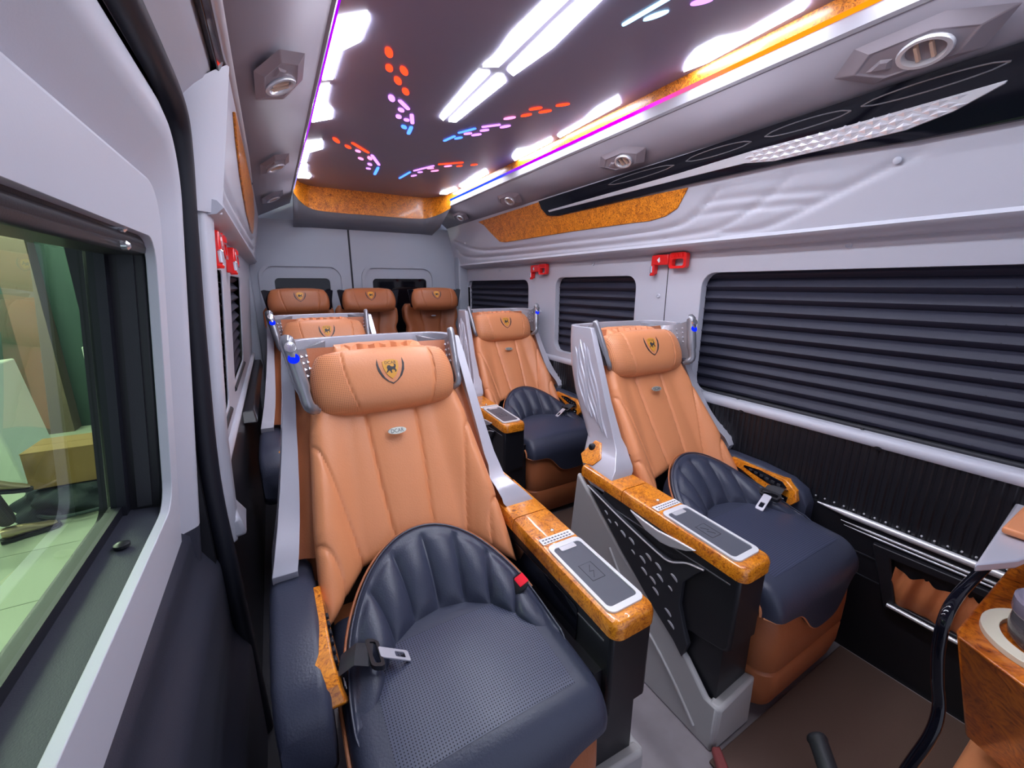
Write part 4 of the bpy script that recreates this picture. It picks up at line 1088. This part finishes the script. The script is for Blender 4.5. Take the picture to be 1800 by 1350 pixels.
# ================================================================ REAR SEATS
def rear_seat(x, label, proto=[None]):
    if proto[0] is None:
        t = thing('rear_seat', None, None)
        o = obj('backrest', PR[[p[0] for p in PR].index('backrest')][1].copy(), BROWN2, t); o.data.materials.clear(); o.data.materials.append(BROWN2)
        bm = bmesh.new(); bm.from_mesh(o.data)
        for v in bm.verts:
            y0 = yc(v.co.z); v.co.y = (v.co.y - y0) + (.08 + .16*(v.co.z-.5)); v.co.x = max(-.224, min(.224, v.co.x*lerp(1.04, 1.75, sstep(.82,.985,v.co.z)))); v.co.z = .40 + (v.co.z-.46)*1.14
        bm.to_mesh(o.data); bm.free()
        idx = [i for i, p in enumerate(PR) if p[0] in ('headrest','side_panel','emblem_shield','emblem_wing','emblem_lion','headrest_flap')]
        hd = None
        for i in idx:
            me = PR[i][1].copy(); me.materials.clear(); nm = PR[i][0]
            for v in me.vertices: v.co = (v.co.x, v.co.y - PC[1] + .055, v.co.z - .893 + 1.035)
            me.materials.append({'emblem_shield': GOLD}.get(nm, DARKP if 'emblem' in nm else BROWN2))
            if nm in ('side_panel','headrest_flap'): continue
            q = obj(nm, me, None, t if nm == 'headrest' else hd)
            if nm == 'headrest': hd = q
        for s in (-1, 1):
            m = M().plate([(0,0),(.05,.015),(.072,.145),(.055,.15),(.0,.14)], [], 0, .012, lambda a,b,tt: (s*(.145+a), .055+tt - a*.35, .965+b)); obj('headrest_wing', m, GLOSS, t, bevel=.004)
        el = [(.022*cos(2*pi*k/24), .006*sin(2*pi*k/24)) for k in range(24)]
        obj('badge', M().plate(el, [], 0, .01, lambda a,b,tt: (a, .096-tt, .905+b)), CHROME, t)
        obj('seat_cushion', M().box(-.22,.22,-.40,.10,.35,.46), BLACKL, t, bevel=.03, seg=4)
        obj('seat_base', M().box(-.21,.21,-.38,.15,.0,.35), BROWN2, t, bevel=.02, seg=3)
        proto[0] = t; o = t
    else: o = copy_tree(proto[0])
    o.location = (x, 3.14, 0); tag(o, label, 'seat', 'brown rear seats')
rear_seat(.155, 'left one of the three brown seats along the rear doors')
rear_seat(.615, 'middle one of the three brown seats along the rear doors')
rear_seat(1.115, 'right one of the three brown seats along the rear doors')

# ================================================================ FLOOR MATS
def fmat(poly, label):
    o = obj('floor_mat', M().plate(poly, [], .001, .010, lambda a,b,t: (a, b, t)), MAT, bevel=.003); tag(o, label, 'floor mat', 'brown floor mats')
fmat([(.80,-.3),(1.47,-.3),(1.47,.42),(.80,.42)], 'brown floor mat in front of the front right chair')
fmat([(.66,1.08),(1.47,1.08),(1.47,1.53),(.66,1.53)], 'brown floor mat between the two right hand chairs')
o = obj('floor_mat', M().plate([(-.19,-.3),(.0,-.3),(.0,3.0),(-.19,3.0)], [], .001, .008, lambda a,b,t: (a, b, t)), BLACKM); tag(o, 'black floor mat strip between the chairs and the sliding door', 'floor mat')  # thin black sheet added to darken the floor gap beside the chairs
# step edge and seat lever near the bottom edge
o = obj('step_edge', M().loft([[(.70,.28,.012),(.82,.43,.012),(.84,.42,.012),(.74,.26,.012)],[(.70,.28,.03),(.82,.43,.03),(.84,.42,.03),(.74,.26,.03)]]), mat('dark_red_edge', (.20,.04,.04), .5), bevel=.005); tag(o, 'dark red edge strip on the floor at the bottom of the photo', 'edge strip')
lv = thing('seat_lever', 'black seat lever with rounded end above the brown mat', 'lever', (.985,.29,.012))
obj('grip', M().tube(spline([(-.12,-.14,.02),(-.06,-.07,.08),(-.015,-.02,.105),(.0,0,.112)],5), [.02]*12+[.022,.021,.018,.010], 14), BLACKM, lv)
obj('stem', M().tube([(-.12,-.14,.025),(-.125,-.15,.0)], .016, 10), BLACK, lv)

# ================================================================ FRONT RIGHT CONSOLE, JAR, FRAME AND SEAT EDGE
cs = thing('side_console', 'glossy burl wood console box at the right edge', 'console', (1.022,.134,.20))
top_ = [(0,0),(.02,.006),(.44,.006),(.44,-.40),(-.20,-.40)]; bot_ = [(.17,-.03),(.19,-.025),(.44,-.025),(.44,-.40),(.02,-.40)]
obj('wood_box', M().loft([[(x, y, .0) for x, y in bot_], [(x, y, .32) for x, y in top_]]), WOODF, cs, bevel=.004)
ring_o = [(.10 + .098*cos(2*pi*k/40), -.098 + .090*sin(2*pi*k/40)) for k in range(40)]; ring_i = [(.10 + .072*cos(2*pi*k/40), -.098 + .066*sin(2*pi*k/40)) for k in range(40)]
obj('cup_ring', M().plate(ring_o, [ring_i], .32, .331, lambda a,b,t: (a,b,t)), mat('cream_plastic', (.72,.66,.52), .35), cs, bevel=.005, seg=3)
jr = thing('storage_jar', 'clear smoky plastic jar with a grey lid in the console', 'jar', (1.122,.036,.5205))
obj('jar_body', M().lathe([(.050,0),(.058,.01),(.060,.03),(.058,.050),(.056,.062)], 32), JAR, jr)
obj('jar_filling', M().lathe([(.046,.004),(.052,.02),(.050,.035),(.02,.04)], 20), mat('dark_granules', (.13,.11,.12), .5, bump=(300,1.0)), jr)
obj('jar_lid', M().lathe([(.060,.056),(.062,.060),(.062,.082),(.058,.086),(.050,.0855),(.046,.082),(.010,.082)], 36), mat('grey_lid', (.22,.20,.26), .2, coat=.5), jr)
fm = thing('table_frame', 'glossy black bent frame in front of the wooden console', 'frame', (.985,.14,0))
FR_PTS = [Vector(p) - Vector((.985,.14,0)) for p in spline([(1.40,.150,.575),(1.15,.152,.580),(1.04,.152,.578),(.995,.150,.555),(.986,.146,.50),(.984,.136,.44),(.982,.124,.385),(.965,.122,.335),(.94,.132,.264),(.92,.142,.18),(.91,.150,.012)], 6)]
obj('bent_tube', M().tube(FR_PTS, .0095, 14, flat=.8), GLOSS, fm)
if False: obj('clamp', M().lathe([(.0105,-.008),(.011,0),(.0105,.008)], 16, origin=(-.002,-.012,.40)), CHROME, fm)
ss = thing('front_seat', 'light grey shell corner with tan leather at the right edge', 'seat', (1.13,.125,.60))
obj('shell_corner', M().plate([(0,.028),(.36,.045),(.36,-.06),(.19,-.035),(.08,-.012)], [], 0, .02, lambda a,b,t: (a, b, t + a*.06)), SHELL, ss, bevel=.006)
obj('leather_pad', M().box(.16,.34,-.02,.03,.034,.05), BROWN, ss, bevel=.006, seg=3)
cu_ = obj('leather_ottoman', M().box(.96,1.46,-.35,.105,.011,.15), BROWN, bevel=.03, seg=4); tag(cu_, 'tan leather footrest pad at the lower right corner', 'footrest')

# ================================================================ SHOP OUTSIDE THE LEFT WINDOW
GZ = -.45
TILEG = mat('pale_green_tile', (.52,.58,.44), .25, var=.04, varscale=3)
SHOPW = mat('dark_green_wall', (.035,.075,.06), .6, var=.15, varscale=1.5)
sf = struct(obj('floor', M().box(-6.0,-.45,-2.0,7.2,GZ-.08,GZ-.012), mat('tile_grout', (.34,.42,.33), .6)), 'pale green tiled shop floor outside the window', 'floor')
tile = M().box(0,.594,0,.594,-.012,0).mesh('tile'); tile.materials.append(TILEG)
for i in range(7):
    for j in range(11):
        x = -4.7+.6*i; y = .4+.6*j
        o = obj('tile', tile, TILEG, sf, loc=(x,y,GZ))
struct(obj('wall_back', M().box(-6.0,.2,6.4,6.5,GZ,3.0), SHOPW), 'dark green shop wall seen through the door window', 'wall')
struct(obj('wall_shop_side', M().box(-6.1,-6.0,-2,6.5,GZ,3.0), SHOPW), 'dark shop side wall beyond the counter', 'wall')
struct(obj('trim_4', M().box(-2.35,-2.1,6.2,6.4,GZ,3.0), mat('brown_column', (.16,.12,.09), .5)), 'brown column on the shop wall', 'column')
WHC = mat('white_counter', (.62,.70,.58), .35)
ct = thing('shop_counter', 'white counter standing on the green tiled floor outside', 'counter', (-2.78,4.9,GZ))
obj('counter_body', M().box(-1.3,.55,-.25,.35,0,.74), WHC, ct, bevel=.02)
obj('counter_end', M().loft([[(.55,-.30,0),(.85,-.26,0),(.85,.38,0),(.55,.40,0)],[(.48,-.30,.94),(.74,-.27,.97),(.74,.38,.97),(.48,.40,.94)]]), WHC, ct, bevel=.015)
o = thing('paper_cup', 'tall beige cup on the white shop counter', 'cup', (-2.52,4.85,GZ+.742)); obj('cup_body', M().lathe([(.045,0),(.06,.02),(.075,.26)], 20), mat('beige_paper', (.62,.50,.36), .6), o); obj('cup_rim', M().tube([(.075*cos(2*pi*k/20),.075*sin(2*pi*k/20),.26) for k in range(21)], .006, 6), WHC, o)
o = thing('bottle', 'small yellow capped bottle beside the cup on the counter', 'bottle', (-2.36,4.85,GZ+.742)); obj('bottle_body', M().lathe([(.04,0),(.045,.06),(.03,.11),(.03,.17)], 16), mat('amber', (.45,.34,.08), .3), o); obj('cap', M().lathe([(.034,.17),(.034,.21),(.02,.215)], 16), mat('yellow_cap', (.75,.55,.04), .4), o)
bx_ = thing('cardboard_box', 'brown cardboard box lying on the dark bag on the floor', 'box', (-1.36,4.02,GZ+.225)); obj('box_body', M().box(-.24,.30,-.16,.18,0,.26), mat('cardboard', (.26,.155,.05), .8, bump=(80,.3)), bx_, bevel=.005)
for s in (0,1): obj('box_flap', M().box(-.24,.30,-.16+.17*s,.005+.17*s,.26,.266), mat('cardboard_flap%d' % s, (.31,.19,.065), .8), bx_)
def bagpt(u, v):
    a = u*2*pi; r = .36*(1-.35*v**3); w = .025*sin(a*5+v*9)+.02*sin(a*9-v*5)
    return (cos(a)*(r+w)*1.1, sin(a)*(r*.55+w), .21*v + .01*sin(a*3))
bg_ = thing('bag', 'dark crumpled bag on the tiled floor under the cardboard box', 'bag', (-1.34,3.98,GZ)); obj('bag_body', M().grid(bagpt, 60, 14, True).add([bagpt(k/60,1) for k in range(60)], [tuple(range(60))]), mat('dark_cloth', (.018,.03,.032), .7, bump=(40,.6)), bg_)
obj('bag_strap', M().tube(spline([(-.36,.0,.03),(-.1,-.26,.05),(.25,-.22,.06)],6), .012, 8), mat('strap', (.03,.05,.05), .6), bg_)
wb = thing('white_carton', 'pale carton standing behind the cardboard box', 'box', (-1.45,5.75,GZ)); obj('carton_body', M().box(-.25,.35,-.15,.15,0,1.0), WHC, wb, bevel=.01); obj('carton_print', M().plate(rrect(.02,.22,.45,.80,.04), [], 0, .003, lambda a,b,t: (a,-.151-t,b)), mat('blue_grey_print', (.10,.14,.17), .5), wb)
# unseen tube lights, added to brighten the shop outside
for k, yy in enumerate((1.6, 3.6, 5.4)):
    t = thing('added_shop_light', ['front tube light under the shop ceiling','middle tube light under the shop ceiling','rear tube light under the shop ceiling'][k], 'light', (-2.6,yy,2.75), 'shop tube lights')
    obj('tube', M().tube([(-.9,0,0),(.9,0,0)], .03, 12), emis('added_shop_glow_%d' % k, (.95,1,.86), SHOP*8), t); obj('housing', M().box(-.95,.95,-.05,.05,.03,.08), WHC, t)
struct(obj('trim_5', M().box(-6,-.5,-2,6.5,2.84,2.9), mat('shop_ceiling', (.55,.6,.52), .7)), 'shop ceiling carrying the added tube lights', 'ceiling')
# seated person (only the lower legs and feet show in the photo)
def person():
    t = thing('person', 'person in dark trousers and metallic shoes sitting with crossed legs outside', 'person', (-1.66,3.55,GZ))
    J = {'hip':(-.42,-.05,.50),'bel':(-.46,-.05,.68),'che':(-.50,-.05,.92),'nek':(-.50,-.05,1.06),'hed':(-.48,-.05,1.16),'hd2':(-.48,-.05,1.30),
         'k1':(-.06,.04,.50),'a1':(.04,.06,.10),'h1':(-.35,.05,.50),'k2':(-.10,-.10,.66),'a2':(.02,-.02,.47),'h2':(-.36,-.14,.52),
         's1':(-.50,.13,.96),'e1':(-.36,.17,.74),'w1':(-.14,.10,.66),'s2':(-.50,-.23,.96),'e2':(-.36,-.27,.74),'w2':(-.14,-.20,.68)}
    rad = {'hip':.15,'bel':.13,'che':.15,'nek':.05,'hed':.075,'hd2':.07,'k1':.062,'a1':.045,'h1':.09,'k2':.062,'a2':.042,'h2':.09,'s1':.055,'e1':.04,'w1':.03,'s2':.055,'e2':.04,'w2':.03}
    E_ = [('hip','bel'),('bel','che'),('che','nek'),('nek','hed'),('hed','hd2'),('hip','h1'),('h1','k1'),('k1','a1'),('hip','h2'),('h2','k2'),('k2','a2'),('che','s1'),('s1','e1'),('e1','w1'),('che','s2'),('s2','e2'),('e2','w2')]
    names = list(J); me = bpy.data.meshes.new('body'); me.from_pydata([J[n] for n in names], [(names.index(a), names.index(b)) for a, b in E_], [])
    o = bpy.data.objects.new('body', me); COL.objects.link(o); o.parent = t
    me.materials.append(mat('dark_trousers', (.055,.05,.045), .8, bump=(200,.4)))
    sk = o.modifiers.new('skin', 'SKIN')
    for i, n in enumerate(names): me.skin_vertices[0].data[i].radius = (rad[n], rad[n])
    me.skin_vertices[0].data[0].use_root = True
    o.modifiers.new('sub', 'SUBSURF').levels = 2
    SHOE = mat('gold_shoe', (.45,.36,.20), .3, metal=.7); SOLE = mat('black_sole', (.01,.012,.014), .5); SKIN = mat('skin', (.45,.26,.17), .5)
    def foot(a, d, name):
        a = Vector(a); d = Vector(d).normalized(); up = Vector((0,0,1)); sd_ = d.cross(up).normalized(); up = sd_.cross(d)
        rr = []
        for f, w, h, dn in ((-.05,.025,.05,.05),(-.02,.035,.06,.06),(.05,.038,.05,.06),(.11,.044,.032,.06),(.16,.040,.022,.06),(.19,.022,.012,.058)):
            c = a + d*f - up*dn
            rr.append([c + sd_*(w*cos(2*pi*k/14)) + up*(h*max(0, .5+.5*sin(2*pi*k/14))*1.3) for k in range(14)])
        sh_ = obj(name, M().loft(rr), SHOE, t)
        rr = []
        for f, w in ((-.06,.03),(-.02,.04),(.06,.042),(.12,.050),(.18,.044),(.205,.02)):
            c = a + d*f - up*.066
            rr.append([c + sd_*w + up*.008, c - sd_*w + up*.008, c - sd_*w - up*.010, c + sd_*w - up*.010])
        obj('sole', M().loft(rr), SOLE, sh_)
    foot((.04,.06,.085), (.9,.45,0), 'shoe'); foot((.02,-.02,.45), (.85,.35,-.25), 'shoe')
    for w, g in (((-.14,.10,.66),1),((-.14,-.20,.68),-1)):
        w = Vector(w); mh = M().loft([[w + Vector((f, hw*cos(2*pi*k/10), .016*sin(2*pi*k/10)-f*.12)) for k in range(10)] for f, hw in ((-.01,.025),(.03,.036),(.07,.040),(.085,.036))])
        for k in range(4): mh.tube([w+Vector((.08,-.03+.02*k,-.01)), w+Vector((.12,-.032+.021*k,-.018)), w+Vector((.145+.006*(k in (1,2)),-.032+.021*k,-.04))], [.010,.009,.007], 8)
        mh.tube([w+Vector((.02,g*.034,-.005)), w+Vector((.05,g*.055,-.012)), w+Vector((.08,g*.058,-.02))], [.012,.010,.008], 8)
        obj('hand', mh, SKIN, t)
    h = M().grid(lambda u, v: (-.47 + .078*cos(2*pi*u)*sin(pi*v), -.05 + .066*sin(2*pi*u)*sin(pi*v), 1.235 + .112*cos(pi*v)), 20, 14, True); hd = obj('face', h, SKIN, t)
    obj('nose', M().tube([(-.395,-.05,1.25),(-.38,-.05,1.225),(-.393,-.05,1.215)], [.006,.011,.008], 8), SKIN, hd)
    for g in (-1,1):
        obj('eye', M().lathe([(.002,0),(.008,.003),(.002,.006)], 8, axis='x').map(lambda x,y,z: (-.402+x, y-.05+g*.026, z+1.245)), DARKP, hd)
        obj('ear', M().lathe([(.004,-.006),(.016,0),(.004,.006)], 10, axis='y').map(lambda x,y,z: (x-.47, y-.05+g*.066, z+1.235)), SKIN, hd)
    obj('mouth', M().tube([(-.402,-.07,1.185),(-.398,-.05,1.183),(-.402,-.03,1.185)], .004, 6), mat('lips', (.35,.10,.08), .5), hd)
    obj('hair', M().grid(lambda u, v: (-.485 + .09*cos(2*pi*u)*sin(pi*v*.55), -.05 + .078*sin(2*pi*u)*sin(pi*v*.55), 1.25 + .115*cos(pi*v*.55)), 20, 10, True), DARKP, t)
    return t
person()
stl = thing('stool', 'dark stool under the seated person outside', 'stool', (-2.08,3.50,GZ))
obj('stool_seat', M().lathe([(.17,.36),(.19,.37),(.19,.40),(.17,.41)], 28), BLACKL, stl, bevel=.005)
for k in range(4):
    a = pi/4 + k*pi/2; obj('leg', M().tube([(.13*cos(a),.13*sin(a),.36),(.19*cos(a),.19*sin(a),0)], .014, 8), SILVER, stl)
